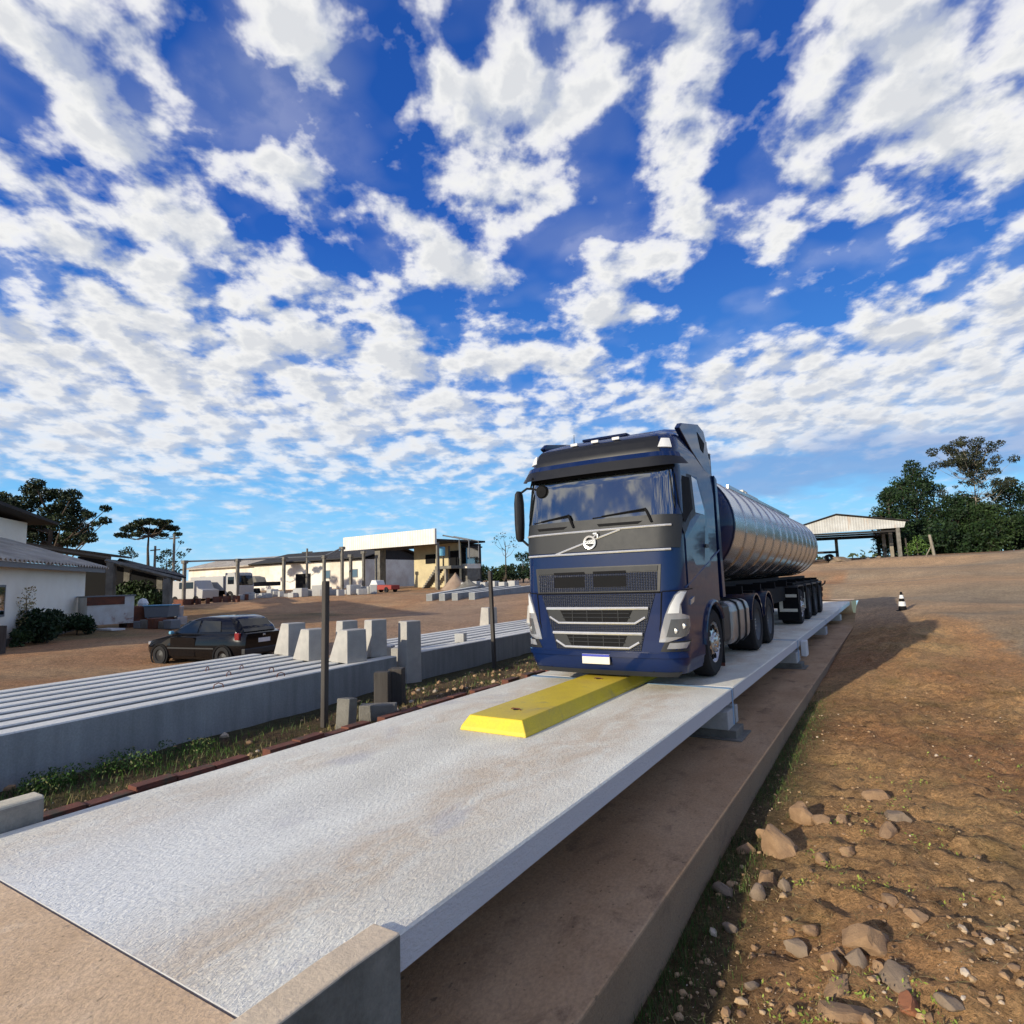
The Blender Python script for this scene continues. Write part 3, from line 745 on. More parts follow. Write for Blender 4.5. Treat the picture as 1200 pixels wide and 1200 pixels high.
strip('intake_mesh', [(1.46, -.66, -.14), (1.62, -.66, -.14)], 'black', truck, .012, .0195, 5, 1)
strip('intake_mesh', [(1.46, .0, .50), (1.62, .0, .50)], 'black', truck, .012, .0195, 5, 1)
strip('lower_grille', [(.56, -.66, .66), (.80, -.72, .72), (1.17, -.84, .84), (1.355, -.90, .90)], 'mesh', truck, .003, .012, 16, 2)
for (zt, zb, wt, wb_) in ((1.155, .945, .80, .60), (.80, .60, .70, .50)):
    op = strip('grille_opening', [(zb, -wb_, wb_), (zb+.06, -wt+.03, wt-.03), (zt, -wt, wt)], 'cabplastic', truck, .010, .018, 14, 2)
    strip('opening_shade', [(zb+.02, -wb_*.8, wb_*.8), (zt-.03, -wb_*.95, wb_*.95)], 'black', op, .016, .024, 12, 2)  # black patch on the surface paints the darkness of a recess
    lv = MB()
    for z in (lerp(zb, zt, .38), lerp(zb, zt, .66)): lv.tube([surf(lerp(-wb_*.88, wb_*.88, i/10), z, .028) for i in range(11)], .008, 5)
    for x in (-.36, -.12, .12, .36): lv.tube([surf(x, zb+.02, .028), surf(x, zt-.02, .028)], .007, 5)
    lv.build('louvre', 'cabplastic', op)
    ribbon('chrome_bar', [(-wt, zt), (wt, zt)], .022, 'chrome', .032)
    ribbon('chrome_bar', [(-wt+.05, zb+.085), (-wb_, zb), (wb_, zb), (wt-.05, zb+.085)], .016, 'chrome', .032)
# panel gaps
for sg in (1, -1):
    ribbon('panel_gap', [(sg*.99, 1.38), (sg*.955, .95), (sg*.80, .27)], .009, 'black', .004)
ribbon('panel_gap', [(-.97, 1.375), (.97, 1.375)], .012, 'black', .01)
ribbon('panel_gap', [(1.0, 1.385), (1.7, 1.40)], .008, 'black', .003); ribbon('panel_gap', [(-1.0, 1.385), (-1.7, 1.40)], .008, 'black', .003)
strip('bumper_lip', [(.475, -1.32, 1.32), (.535, -1.30, 1.30)], 'bluemetal', truck, .001, .03, 24, 1)
strip('chin', [(.21, -1.12, 1.12), (.275, -1.20, 1.20)], 'cabplastic', truck, .001, .012, 20, 1)
# plate
pp = surf(-.01, .43, 0)
pl = MB().box(pp.x-.215, pp.x+.215, pp.y-.05, pp.y-.03, .365, .505).build('number_plate', 'offwhite', truck, .004)
MB().box(pp.x-.213, pp.x+.213, pp.y-.053, pp.y-.0505, .468, .503).build('plate_header', 'plateblue', pl)
# headlights
for sg in (1, -1):
    hl = strip('headlight', [(.69, sg*.92, sg*1.03), (.79, sg*.945, sg*1.36), (.90, sg*.975, sg*1.43), (1.03, sg*1.01, sg*1.42), (1.07, sg*1.025, sg*1.25), (1.2, sg*1.08, sg*1.24), (1.33, sg*1.16, sg*1.34), (1.385, sg*1.24, sg*1.38)], 'lens', truck, .001, .022, 8, 3)
    for s_, z_ in ((1.13, .84), (1.25, .90)):
        c = surf(sg*s_, z_, .02); MB().lathe([(.001, -.006), (.036, -.004), (.042, .02)], c, 'Y', 16).build('reflector', 'silver', hl)
    strip('headlight_housing', [(.76, sg*1.02, sg*1.30), (.86, sg*1.05, sg*1.40), (1.0, sg*1.09, sg*1.40)], 'lamphouse', hl, .0225, .026, 6, 2)
    strip('day_light', [(1.08, sg*1.05, sg*1.20), (1.2, sg*1.10, sg*1.22), (1.33, sg*1.18, sg*1.31), (1.37, sg*1.25, sg*1.36)], 'white', hl, .0225, .028, 4, 2)
    strip('fog_lamp', [(.60, sg*1.02, sg*1.30), (.68, sg*1.06, sg*1.42)], 'lens', truck, .004, .016, 5, 1)
    strip('fog_surround', [(.56, sg*.93, sg*1.36), (.70, sg*1.0, sg*1.5)], 'blackplastic', truck, .001, .008, 5, 1)
# doors and side windows
def side(name, poly_yz, m, o0, o1, par=truck, sg=1):
    """polygon on the cab side, in (y, z)"""
    t = MB(); T = [surf(sg*s_of_y(y, z), z, o1) for y, z in poly_yz]; B = [surf(sg*s_of_y(y, z), z, o0) for y, z in poly_yz]
    return t.loft([B, T]).build(name, m, par)
for sg in (1, -1):
    door = side('door', [(.45, 1.42), (.45, 2.10), (.32, 2.62), (.36, 3.12), (1.42, 3.13), (1.75, 2.7), (1.75, 1.75), (1.3, 1.42)], 'bluemetal', .001, .016, truck, sg)
    fr = side('window_frame', [(.40, 2.17), (.26, 2.60), (.30, 3.12), (1.06, 3.12), (1.06, 2.50), (.75, 2.40)], 'cabplastic', .015, .024, door, sg)
    side('window_opening' if sg > 0 else 'window_glass', [(.44, 2.34), (.33, 2.62), (.36, 3.06), (.93, 3.06), (.93, 2.58), (.70, 2.48)], 'black' if sg > 0 else 'glass', .023, .028, fr, sg)
    side('quarter_window', [(1.08, 2.54), (1.08, 3.10), (1.36, 3.08), (1.62, 2.62), (1.6, 2.54)], 'glass', .015, .022, door, sg)
    side('door_handle', [(1.45, 2.02), (1.45, 2.07), (1.66, 2.07), (1.66, 2.02)], 'blackplastic', .016, .04, door, sg)
    hb = surf(sg*s_of_y(.5, 2.3), 2.3, .03)
    ribbon('crease', [(sg*s_of_y(.35), 1.43), (sg*s_of_y(2.4), 2.0)], .014, 'bluemetal', .006)
    side('turn_lamp', [(.50, 1.18), (.52, 1.25), (.70, 1.29), (.66, 1.21)], 'lens', .002, .02, truck, sg)
    # fender lip
    pts = [(AYC+(AR-.01)*math.cos(a), .53+(AR-.01)*math.sin(a)) for a in [math.radians(d) for d in range(178, 29, -8)]]
    MB().tube([surf(sg*s_of_y(y, z), z, .0) for y, z in pts], .045, 8).build('fender_lip', 'darkblue', truck)
    # steps / sill behind the wheel
    if sg < 0: MB().box(-1.24, -1.0, 2.3, 2.6, .4, 1.2).build('step', 'blackplastic', truck, .02)
    # mirrors
    mx = sg*(1.39 if sg < 0 else 1.36); my = .28 if sg < 0 else .42
    mr = MB(); rings = []
    for z, w_, d_ in ((2.22, .03, .05), (2.27, .06, .09), (2.5, .07, .11), (2.85, .07, .11), (3.0, .055, .09), (3.05, .03, .05)):
        rings.append([Vector((mx+w_*math.cos(a)*1.05, my+d_*math.sin(a), z)) for a in [2*PI*k/12 for k in range(12)]])
    if sg < 0:  # only the passenger side carries a mirror housing
        mr.loft(rings); mo = mr.build('side_mirror', 'blackplastic', truck, 0, True)
        MB().tube([(mx, my, 3.0), (mx+.1, my+.1, 3.1), (mx+.3, my+.2, 3.08)], .022, 6).tube([(mx, my, 2.28), (mx+.1, my+.08, 2.16), (mx+.3, my+.15, 2.12)], .022, 6).build('mirror_arm', 'blackplastic', mo)
# camera / dash items behind screen, antenna
MB().tube([(-.72, 1.05, 3.62), (-.72, 1.07, 4.05)], [.012, .004], 6).lathe([(.05, 3.58), (.045, 3.66), (.01, 3.70)], (-.72, 1.05, 0), 'Z', 10).build('antenna', 'blackplastic', truck)
c_ = surf(-.90, 2.98, .02); MB().lathe([(.005, -.05), (.09, -.04), (.11, .0), (.09, .05)], c_, 'Y', 14).tube([c_, c_+Vector((-.22, .02, .09)), c_+Vector((-.1, -.1, .22))], .02, 6).build('screen_camera', 'black', truck)

def wheel(par, x, y, sg, dished=False, r=.53, w=.30, nm='wheel'):
    tx = MB(); x1 = x; x0 = x-sg*w
    prof = [(r*.60, 0), (r*.66, .012), (r*.9, .012), (r*.975, -.02), (r, -.05), (r, -w+.05), (r*.97, -w+.01), (r*.6, -w)]
    tyre = tx.lathe([(a, sg*b) for a, b in prof], (x, y, r), 'X', 36).build('wheel', 'tyre', par, 0, True)
    rm = MB()
    d = -.14 if dished else -.03
    rm.lathe([(r*.62, 0), (r*.60, sg*-.03), (r*.55, sg*(d-.02)), (r*.30, sg*(d+.02)), (r*.28, sg*(d+.05)), (r*.16, sg*(d+.08)), (.001, sg*(d+.09))], (x, y, r), 'X', 32)
    rim = rm.build('rim', 'silver' if not dished else 'greyjunk', tyre, 0, True)
    for k in range(10):
        a = 2*PI*k/10; c = (x+sg*(d+.005), y+r*.44*math.cos(a), r+r*.44*math.sin(a))
        MB().lathe([(.042, sg*-.02), (.042, sg*.012), (.001, sg*.012)], c, 'X', 10).build('hand_hole', 'black', rim)
    nt_ = MB()
    for k in range(10):
        a = 2*PI*(k+.5)/10; c = (x+sg*(d+.05), y+r*.22*math.cos(a), r+r*.22*math.sin(a))
        nt_.lathe([(.018, 0), (.018, sg*.035), (.001, sg*.04)], c, 'X', 6)
    nt_.build('wheel_nut', 'chrome', rim)
    return tyre
for sg in (1, -1):
    wheel(truck, sg*1.235, 1.80, sg)
    for y in (5.40, 6.85):
        wheel(truck, sg*1.235, y, sg, True, w=.58)
ch = MB()
for x in (-.42, .42): ch.box(x-.05, x+.05, 2.4, 7.7, .72, .98)
for y in (3, 4.6, 6.1, 7.5): ch.box(-.4, .4, y-.05, y+.05, .76, .94)
ch.box(-1.0, 1.0, 5.3, 5.5, .45, .62); ch.box(-1., 1., 6.75, 6.95, .45, .62); ch.box(-.9, .9, 2.7, 5.0, .5, .9)
ch.build('chassis', 'black', truck)
# fuel tank with straps and step
for sg in (1, -1):
    pr = [(sg*.72, .36), (sg*1.16, .34), (sg*1.23, .42), (sg*1.245, .62), (sg*1.245, .92), (sg*1.21, 1.05), (sg*1.1, 1.10), (sg*.72, 1.10)]
    ft = MB().prism(pr, 'Y', 3.15, 4.62).build('fuel_tank', 'fueltank', truck, .05)
    for y in (3.55, 4.15):
        pr2 = [(sg*.70, .33), (sg*1.17, .315), (sg*1.255, .41), (sg*1.268, .62), (sg*1.268, .93), (sg*1.225, 1.075), (sg*1.11, 1.125), (sg*.70, 1.125)]
        MB().prism(pr2, 'Y', y, y+.07).build('tank_strap', 'blackplastic', ft)
    MB().box(sg*1.0, sg*1.2, 2.62, 3.1, .45, 1.05).build('exhaust_box', 'blackplastic', truck, .03)
    MB().box(sg*.78, sg*1.22, 2.46, 2.475, .12, 1.1).build('mud_flap', 'blackplastic', truck)
    MB().box(sg*.80, sg*1.21, 2.479, 2.49, .06, .42).build('mud_flap', 'reddish', truck)
    for yc in (5.40, 6.85):
        pts = [(yc+.62*math.cos(a), .56+.62*math.sin(a)) for a in [math.radians(d) for d in range(8, 173, 9)]]
        pin = [(yc+.585*math.cos(a), .56+.585*math.sin(a)) for a in [math.radians(d) for d in range(8, 173, 9)]]
        MB().prism(pts+pin[::-1], 'X', sg*.62, sg*1.25).build('rear_fender', 'darkblue', truck)
MB().box(-1.2, -.75, 7.35, 7.37, .3, 1.0).box(.75, 1.2, 7.35, 7.37, .3, 1.0).build('mud_flap', 'blackplastic', truck)

# ------------------------------------------------------------------ tank trailer
m, nt, b = newmat('stainless_shell'); v = coords(nt, (1, .6, 1))
n1 = noise_(nt, v, 2.2, 6, .6)
nt.links.new(mixc(nt, ramp(nt, n1, [(.3, 0.), (.7, 1.)]), (.56, .55, .54), (.46, .44, .42)), b.inputs['Base Color'])
b.inputs['Metallic'].default_value = .93; nt.links.new(math_(nt, 'MULTIPLY_ADD', n1, .16, .16), b.inputs['Roughness'])
bump(nt, b, noise_(nt, v, 1.1, 3, .5), .25, .03)
M['steel'] = m
tr = thing('tank_trailer', 'ribbed stainless steel tank semi-trailer with dark blue front dome behind the truck', 'trailer', (TX, 12.0, 0))
def ell(y, a, bz, zc, n=48): return [Vector((a*math.cos(2*PI*k/n), y, zc+bz*math.sin(2*PI*k/n))) for k in range(n)]
ZC = 2.58
MB().loft([ell(y, a, bb, ZC) for y, a, bb in ((-.22, .3, .3), (-.19, .7, .66), (-.11, 1.0, .95), (.02, 1.15, 1.09), (.22, 1.205, 1.14))]).build('front_dome', 'bluemetal', tr, 0, True)
MB().loft([ell(y, 1.20, 1.135, ZC) for y in (.2, 5, 10, 15.3)]).build('tank_shell', 'steel', tr, 0, True)
MB().loft([ell(y, a, bb, ZC) for y, a, bb in ((15.28, 1.2, 1.135), (15.45, 1.13, 1.07), (15.6, .8, .75), (15.64, .2, .2))]).build('rear_dome', 'steel', tr, 0, True)
for i in range(14):
    y = .22+i*1.155
    MB().loft([ell(y-.045, 1.20, 1.135, ZC), ell(y-.03, 1.222, 1.157, ZC), ell(y+.03, 1.222, 1.157, ZC), ell(y+.045, 1.20, 1.135, ZC)], False).build('tank_rib', 'steel' if i else 'darkblue', tr, 0, False)
    ring = [p*1. for p in ell(y+.055, 1.206, 1.141, ZC)]
    MB().loft([ell(y+.046, 1.2, 1.135, ZC), ell(y+.047, 1.212, 1.147, ZC), ell(y+.072, 1.212, 1.147, ZC), ell(y+.073, 1.2, 1.135, ZC)], False).build('rib_seam', 'blackplastic', tr)
ht = MB(); ht.box(-.45, .45, 5.6, 7.4, 3.66, 3.82); ht.box(-.3, .3, 6.0, 6.6, 3.82, 3.96); ht.build('hatch_housing', 'offwhite', tr, .02)
MB().box(-.55, -.50, 3.0, 13, 3.64, 3.72).box(.50, .55, 3.0, 13, 3.64, 3.72).build('walkway_rail', 'silver', tr)
c2 = MB()
for x in (-.5, .5): c2.box(x-.07, x+.07, .4, 15.9, 1.12, 1.42)
for y in range(1, 16, 2): c2.box(-1.1, 1.1, y-.05, y+.05, 1.18, 1.34)
c2.box(-1.1, 1.1, 8.2, 15.6, 1.2, 1.26); c2.box(.3, 1.0, 2.6, 3.9, .72, 1.2).box(-.9, .9, 4.6, 8, .75, 1.18)
c2.build('trailer_frame', 'black', tr)
MB().box(-1.2, 1.2, 15.62, 15.74, .55, .72).box(-1.2, 1.2, 15.6, 15.72, 1.0, 1.2).build('rear_bumper', 'black', tr, .01)
ax = [8.75, 10.75, 12.6, 14.4]
for i, y in enumerate(ax):
    for sg in (1, -1):
        wheel(tr, sg*1.24, y, sg, i > 0 and True, w=.56)
        fd = [(y-.66, .62), (y-.66, 1.12), (y-.6, 1.18), (y+.6, 1.18), (y+.66, 1.12), (y+.66, .75), (y+.62, .75), (y+.62, 1.1), (y+.57, 1.14), (y-.57, 1.14), (y-.62, 1.1), (y-.62, .62)]
        fd_ = MB().prism(fd, 'X', sg*.62, sg*1.25).build('wheel_fender', 'blackplastic', tr)
        yy = y-.675
        flap = MB().box(sg*.64, sg*1.24, yy, yy+.012, .16, 1.12).build('mud_flap', 'black', tr)
        if i < 2:
            x0, x1 = sorted((sg*.70, sg*1.20)); k = yy-.004
            mk = MB()
            mk.box(x0, x0+.1, k, k+.003, .40, .92).box(x0+.1, x1, k, k+.003, .83, .92).box(x0+.1, x1, k, k+.003, .40, .49)
            if i == 1: mk.box(x1-.08, x1, k, k+.003, .49, .83)
            mk.build('reflective_frame', 'offwhite', flap)
    MB().box(-1.0, 1.0, y-.07, y+.07, .46, .6).build('axle', 'black', tr)
for sg in (1, -1):
    MB().box(sg*.95, sg*1.22, 15.74, 15.8, .78, .95).build('tail_lamp', 'redlamp', tr)
    MB().tube([(sg*1.2, 15.6, 1.0), (sg*1.32, 15.62, 1.1), (sg*1.34, 15.62, 1.2)], .03, 6).build('marker_stalk', 'blackplastic', tr)

# ------------------------------------------------------------------ traffic cone
cp = ground_at(1058, 716)
t = thing('traffic_cone', 'black and white striped traffic cone standing on the dirt beside the far decks', 'traffic cone', cp, .3)
MB().prism([(-.19, -.19), (.19, -.19), (.19, .19), (-.19, .19)], 'Z', -.02, .035).build('cone_base', 'black', t, .01)
MB().lathe([(.153, .03), (.128, .2), (.103, .38), (.083, .50), (.058, .64), (.035, .76), (.0, .762)], (0, 0, 0), 'Z', 20).build('cone_body', 'black', t)
for a, b_ in (((.134, .2), (.109, .38)), ((.089, .50), (.064, .64))): MB().lathe([a, b_], (0, 0, 0), 'Z', 20).build('white_band', 'white', t)

# ------------------------------------------------------------------ small black hatchback
car = thing('parked_car', 'small black hatchback parked on the dirt behind the concrete beams', 'car', (-18.15, 11.30, gz(-18, 11.3)+.0), math.radians(-81)); car.scale = (1.02, 1.1, 1)
CW = .81
def cw(y):  # half width at length y (0 nose .. 3.8 tail), local centre at 1.9
    return interp([(0, .60), (.25, .74), (.9, .80), (2.9, .81), (3.55, .77), (3.8, .68)], y)
def cprof(y):  # belt height, roof height
    belt = interp([(0, .62), (.12, .70), (.9, .86), (1.15, .92), (3.2, .98), (3.62, .98), (3.8, .93)], y)
    return belt
lower = MB(); rings = []
for y in (0, .06, .25, .6, 1.0, 1.4, 2., 2.6, 3.2, 3.6, 3.74, 3.8):
    w = cw(y); b_ = cprof(y); zb = interp([(0, .30), (.4, .2), (3.4, .2), (3.8, .32)], y)
    rings.append([Vector((x, y-1.9, z)) for x, z in ((-w+.06, zb), (w-.06, zb), (w, zb+.12), (w+.01, .55), (w-.01, b_-.10), (w-.07, b_), (-w+.07, b_), (-w+.01, b_-.10), (-w-.01, .55), (-w, zb+.12))])
lower.loft(rings); cb = lower.build('car_body', 'carpaint', car, .02, True)
gh = MB(); rings = []
for z, y0, y1, w in ((.90, .98, 3.66, .76), (1.1, 1.28, 3.58, .71), (1.34, 1.72, 3.34, .62), (1.40, 1.95, 3.22, .57), (1.43, 2.2, 3.05, .50)):
    rings.append([Vector((x, y-1.9, z)) for x, y in ((-w, y0+.12), (-w*.7, y0), (w*.7, y0), (w, y0+.12), (w, y1-.10), (w*.8, y1), (-w*.8, y1), (-w, y1-.10))])
gh.loft(rings).build('cabin', 'carpaint', car, .03, True)
def cwx(z): return interp([(.90, .765), (1.1, .715), (1.34, .625)], z)+.006
def cq(name, yz, m, sg): MB().loft([[Vector((sg*cwx(z), y-1.9, z)) for y, z in yz], [Vector((sg*(cwx(z)+.008), y-1.9, z)) for y, z in yz]]).build(name, m, car)
for sg in (1, -1):
    cq('side_window', [(1.28, .95), (2.12, .97), (2.14, 1.32), (1.82, 1.31)], 'carglass', sg)
    cq('side_window', [(2.20, .98), (2.98, 1.0), (2.88, 1.30), (2.22, 1.32)], 'carglass', sg)
    MB().box(sg*.80, sg*.832, -.85, .9, .50, .54).build('rub_strip', 'blackplastic', car)
    MB().box(sg*.805, sg*.822, -.75, .2, .28, .84).build('door', 'carpaint', car, .01)
    MB().box(sg*.80, sg*.93, -.70, -.60, .93, 1.03).build('wing_mirror', 'bluejunk' , car, .03)
    MB().box(sg*.83, sg*.85, .02, .18, .80, .83).build('door_handle', 'carpaint', car)
    MB().box(sg*.70, sg*.79, 1.60, 1.76, .76, .97).build('tail_light', 'redlamp', car, .02)
    MB().box(sg*.38, sg*.60, -1.915, -1.80, .58, .68).build('headlight', 'lens', car, .02)
    for y in (-1.18, 1.20):
        tw = MB().lathe([(.17, 0), (.20, .01), (.275, .005), (.29, -.03), (.29, -.17), (.2, -.18)], (0, 0, 0), 'X', 26).build('wheel', 'tyre', car, 0, True)
        tw.scale = (sg, 1/1.1, 1); tw.location = (sg*.815, y, .29)
        MB().lathe([(.185, -.005), (.17, -.03), (.05, -.01), (.001, 0)], (0, 0, 0), 'X', 18).build('hub_cap', 'blackplastic', tw, 0, True)
        MB().lathe([(.345, -.01), (.345, .012), (.30, .012), (.30, -.01)], (sg*.81, y, .29), 'X', 26).build('wheel_arch', 'black', car)
r0 = [(-.58, 3.625, .985), (.58, 3.625, .985), (.50, 3.37, 1.33), (-.50, 3.37, 1.33)]
MB().loft([[Vector((x, y-1.9, z)) for x, y, z in r0], [Vector((x, y-1.9+.03, z)) for x, y, z in r0]]).build('rear_window', 'carglass', car)
MB().box(-.22, .22, 1.885, 1.915, .66, .78).build('number_plate', 'white', car)
MB().box(-.74, .74, 1.80, 1.93, .34, .52).build('rear_bumper', 'blackplastic', car, .03)
MB().box(-.05, .05, 1.89, 1.91, .84, .90).build('maker_badge', 'silver', car, .01)
cwd = [(-.60, 1.03, .93), (.60, 1.03, .93), (.52, 1.60, 1.30), (-.52, 1.60, 1.30)]
MB().loft([[Vector((x, y-1.9, z)) for x, y, z in cwd], [Vector((x, y-1.93, z+.01)) for x, y, z in cwd]]).build('windscreen', 'carglass', car)

# ------------------------------------------------------------------ foliage helpers
def leaf_cluster(mb, c, rad, n, size, rng, flat=1., shell=.35):
    c = Vector(c); rx, ry, rz_ = rad if isinstance(rad, tuple) else (rad, rad, rad)
    for _ in range(n):
        while True:
            p = Vector((rng.uniform(-1, 1), rng.uniform(-1, 1), rng.uniform(-1, 1)))
            if shell < p.length < 1: break
        q = c+Vector((p.x*rx, p.y*ry, p.z*rz_*flat))
        a = Vector((rng.gauss(0, 1), rng.gauss(0, 1), rng.gauss(0, 1)*.7)).normalized(); b_ = a.orthogonal().normalized()
        ang_ = rng.uniform(0, 6.28); b_ = (b_*math.cos(ang_)+a.cross(b_)*math.sin(ang_))
        s = size*rng.uniform(.6, 1.3)
        o = len(mb.v); e = a.cross(b_)
        mb.v += [tuple(q-b_*s), tuple(q-e*s*.45), tuple(q+b_*s), tuple(q+e*s*.45)]
        mb.f.append((o, o+1, o+2, o+3))
def tree(base, h, clumps, label, leafm, leafsize, nper, name='tree', group=None, trunk_r=.2, barkm='bark', cat='tree', trunk_to=None, limbs=True, seed=1, flat=1., shell=.35, fork=.45):
    """clumps: list of (x, y, z, r) relative to base"""
    rng = random.Random(seed)
    t = thing(name, label, cat, base, 0, group)
    tb = MB(); top = trunk_to or (0, 0, h*.8)
    pts = [Vector((0, 0, -.3))]+[Vector(top)*k+Vector((rng.uniform(-.1, .1), rng.uniform(-.1, .1), 0))*h*.06 for k in (.25, .5, .75)]+[Vector(top)]
    tb.tube(pts, [trunk_r*1.15, trunk_r, trunk_r*.8, trunk_r*.6, trunk_r*.35], 8)
    if limbs:
        for (x, y, z, r) in clumps:
            zz = clamp(z-r*.6-math.hypot(x, y)*.5, h*fork*.5, top[2]*.95); k = zz/top[2]
            st_ = Vector(top)*k; en = Vector((x, y, z-r*.25)); mid_ = (st_+en)/2+Vector((0, 0, -.08*h*.5))
            tb.tube([st_, mid_, en], [trunk_r*.38, trunk_r*.25, trunk_r*.1], 5)
    tb.build('trunk', barkm, t)
    cb_ = MB()
    for (x, y, z, r) in clumps: leaf_cluster(cb_, (x, y, z), (r, r, r*.8), int(nper*(r**2)), leafsize, rng, flat, shell)
    cb_.build('crown', leafm, t)
    return t
def blob_clumps(rng, w, z0, z1, n, r0, r1, up=.6):
    out = []
    for _ in range(n):
        k = rng.random()**up; z = lerp(z0, z1, k); f = math.sin(clamp((z-z0)/(z1-z0), .12, .93)*PI)**.6
        a = rng.uniform(0, 6.28); rr = math.sqrt(rng.random())*w*f
        out.append((rr*math.cos(a), rr*math.sin(a), z, rng.uniform(r0, r1)*(1.1-.4*k)))
    return out
# right-hand wood: individual trees
RT = [(1046, 76, 572, 16, 'leaf', 'leftmost dark round tree behind the gabled shed'), (1078, 80, 537, 26, 'leaf', 'tall dark green tree rising behind the right end of the shed'),
      (1100, 86, 560, 24, 'leaf2', 'mid green tree between the tall dark tree and the plum coloured tree'), (1122, 78, 580, 24, 'leaf', 'dark low tree right of the leaning wooden post'),
      (1160, 76, 588, 26, 'leaf2', 'broad tree under the plum coloured tree'), (1190, 82, 560, 28, 'leaf', 'dark tall tree at the right edge of the wood'),
      (1222, 76, 560, 26, 'leaf', 'dark tree cut by the right border'), (1140, 84, 580, 22, 'leaf', 'dark tree behind the trunk of the plum coloured tree'), (1062, 84, 560, 18, 'leaf2', 'slim green tree just left of the tallest dark one')]
for i, (px, d, topy, wpx, lm, lab) in enumerate(RT):
    b0 = gp(px, d); hor = 666+(1048-px)*.0314; ztop = 1.6+(hor-topy)*d/FPX; h = ztop-b0.z; w = wpx*d/FPX
    rng = random.Random(40+i)
    cl = blob_clumps(rng, w*1.08, .7, h-.4, 48, .6, 1.7, .8)
    tree(b0, h, cl, lab, lm, .19, 105, 'broadleaf_tree', 'trees in the wood on the right', .16, seed=i, shell=.2)
# underbrush filling the foot of the wood
ub = MB(); rng = random.Random(5)
for px in range(1040, 1260, 5):
    b0 = gp(px+rng.uniform(-3, 3), 74+rng.uniform(0, 12)); leaf_cluster(ub, b0+Vector((0, 0, rng.uniform(.6, 3.2))), (1.7, 1.7, 1.5), 300, .21, rng)
tag(ub.build('undergrowth', 'leaf'), 'dense dark undergrowth at the foot of the wood', 'undergrowth', kind='stuff')
b0 = gp(1150, 80); hor = 663
cl = []
rng = random.Random(9)
for _ in range(90):
    a = rng.uniform(0, 6.28); r = rng.uniform(.4, 4.6); z = 16.4-.30*r-rng.uniform(0, 6.2)
    cl.append((r*math.cos(a), r*math.sin(a), z-1.0, rng.uniform(.35, .85)))
tree(b0, 15, cl, 'tall thin plum leaved tree with open crown rising over the wood', 'leafplum', .16, 230, 'open_crowned_tree', None, .11, 'palebark', seed=3, shell=.1)
b0 = gp(1075, 66); tree(b0, 2.4, [(0, 0, 1.2, 1.0), (.7, 0, .8, .7), (-.7, .2, .8, .7), (.1, .2, 1.9, .6)], 'bright green bush beside the right column of the shed', 'leafbright', .1, 260, 'bush', None, .04, cat='bush', seed=8)

# ------------------------------------------------------------------ gabled open shed on the right
Lp, Rp = gp(936, 70), gp(1058, 66)
sd = (Rp-Lp); sl = math.hypot(sd.x, sd.y); sa = math.atan2(sd.y, sd.x)
sh = thing('open_shed', 'open gabled shed with pale stained sheet gable, seen beyond the dirt yard', 'shed', (Lp.x, Lp.y, 0), sa)
z0 = min(Lp.z, Rp.z)
MB().prism([(-.3, 5.75), (sl+.3, 6.02), (sl+.5, 6.62), (sl*.40, 7.75), (-.3, 6.55)], 'Y', 0, .06).build('gable_sheet', 'sheet', sh)
ro = MB()
for a, b_ in (((-.6, 6.50), (sl*.40, 7.86)), ((sl*.40, 7.86), (sl+.8, 6.66))):
    ro.prism([a, b_, (b_[0], b_[1]+.1), (a[0], a[1]+.1)], 'Y', -.25, 14)
ro.build('roof', 'roofdark', sh)
for k, (x, y) in enumerate(((sl-.3, .15), (sl*.02, .15), (sl-.3, 4.8), (sl-.3, 9.5), (sl-.3, 13.8), (0, 5), (0, 9.5), (0, 13.8), (sl*.5, 13.8))):
    MB().box(x-.18, x+.18, y-.15, y+.15, 1.5, 5.98).build('column', 'palebark' if k else 'oldconcrete', sh)
bm_ = MB()
for y in (.3, 4.8, 9.5, 13.7): bm_.box(0, sl, y-.08, y+.08, 5.6, 5.8)
bm_.build('truss', 'roofdark', sh)
# machinery silhouettes and boulders under the shed
t = thing('flatbed_trailer', 'dark flatbed farm trailer parked under the left half of the shed', 'trailer', gp(958, 77), sa)
MB().box(-2.6, 2.2, -1, 1, 1.1, 1.35).build('bed', 'roofdark', t); MB().box(-2.6, -2.45, -1, 1, 1.35, 2.2).build('headboard', 'roofdark', t)
for x in (-1.6, 1.2):
    for y in (-1, 1): MB().lathe([(.2, -.1), (.5, -.12), (.5, .12), (.2, .1)], (x, y, .5), 'Y', 16).build('wheel', 'tyre', t)
def rock(loc, sx, sy, sz, rz, seed, m, label, name='stone', cat='stone', group=None, sub=3, sharp=.5):
    rng = random.Random(seed); bm = bmesh.new(); bmesh.ops.create_icosphere(bm, subdivisions=sub, radius=1)
    off = Vector((seed*3.1, seed*1.7, 0)); planes = [(Vector((rng.gauss(0, 1), rng.gauss(0, 1), rng.gauss(0, 1))).normalized(), rng.uniform(.45, .78)) for _ in range(14)]
    for v in bm.verts:
        p = v.co.copy()
        for n_, dd in planes:
            k = p.dot(n_)-dd
            if k > 0: p -= n_*k*.94
        p *= 1+.16*noise.noise(p*1.6+off)+.05*noise.noise(p*5+off)
        v.co = Vector((p.x*sx, p.y*sy, p.z*sz))
    me = bpy.data.meshes.new(name); bm.to_mesh(me); bm.free()
    me.materials.append(M[m]); o = bpy.data.objects.new(name, me); col.objects.link(o); o.location = loc; o.rotation_euler = (rng.uniform(-.3, .3), rng.uniform(-.3, .3), rz)
    return tag(o, label, cat, group)
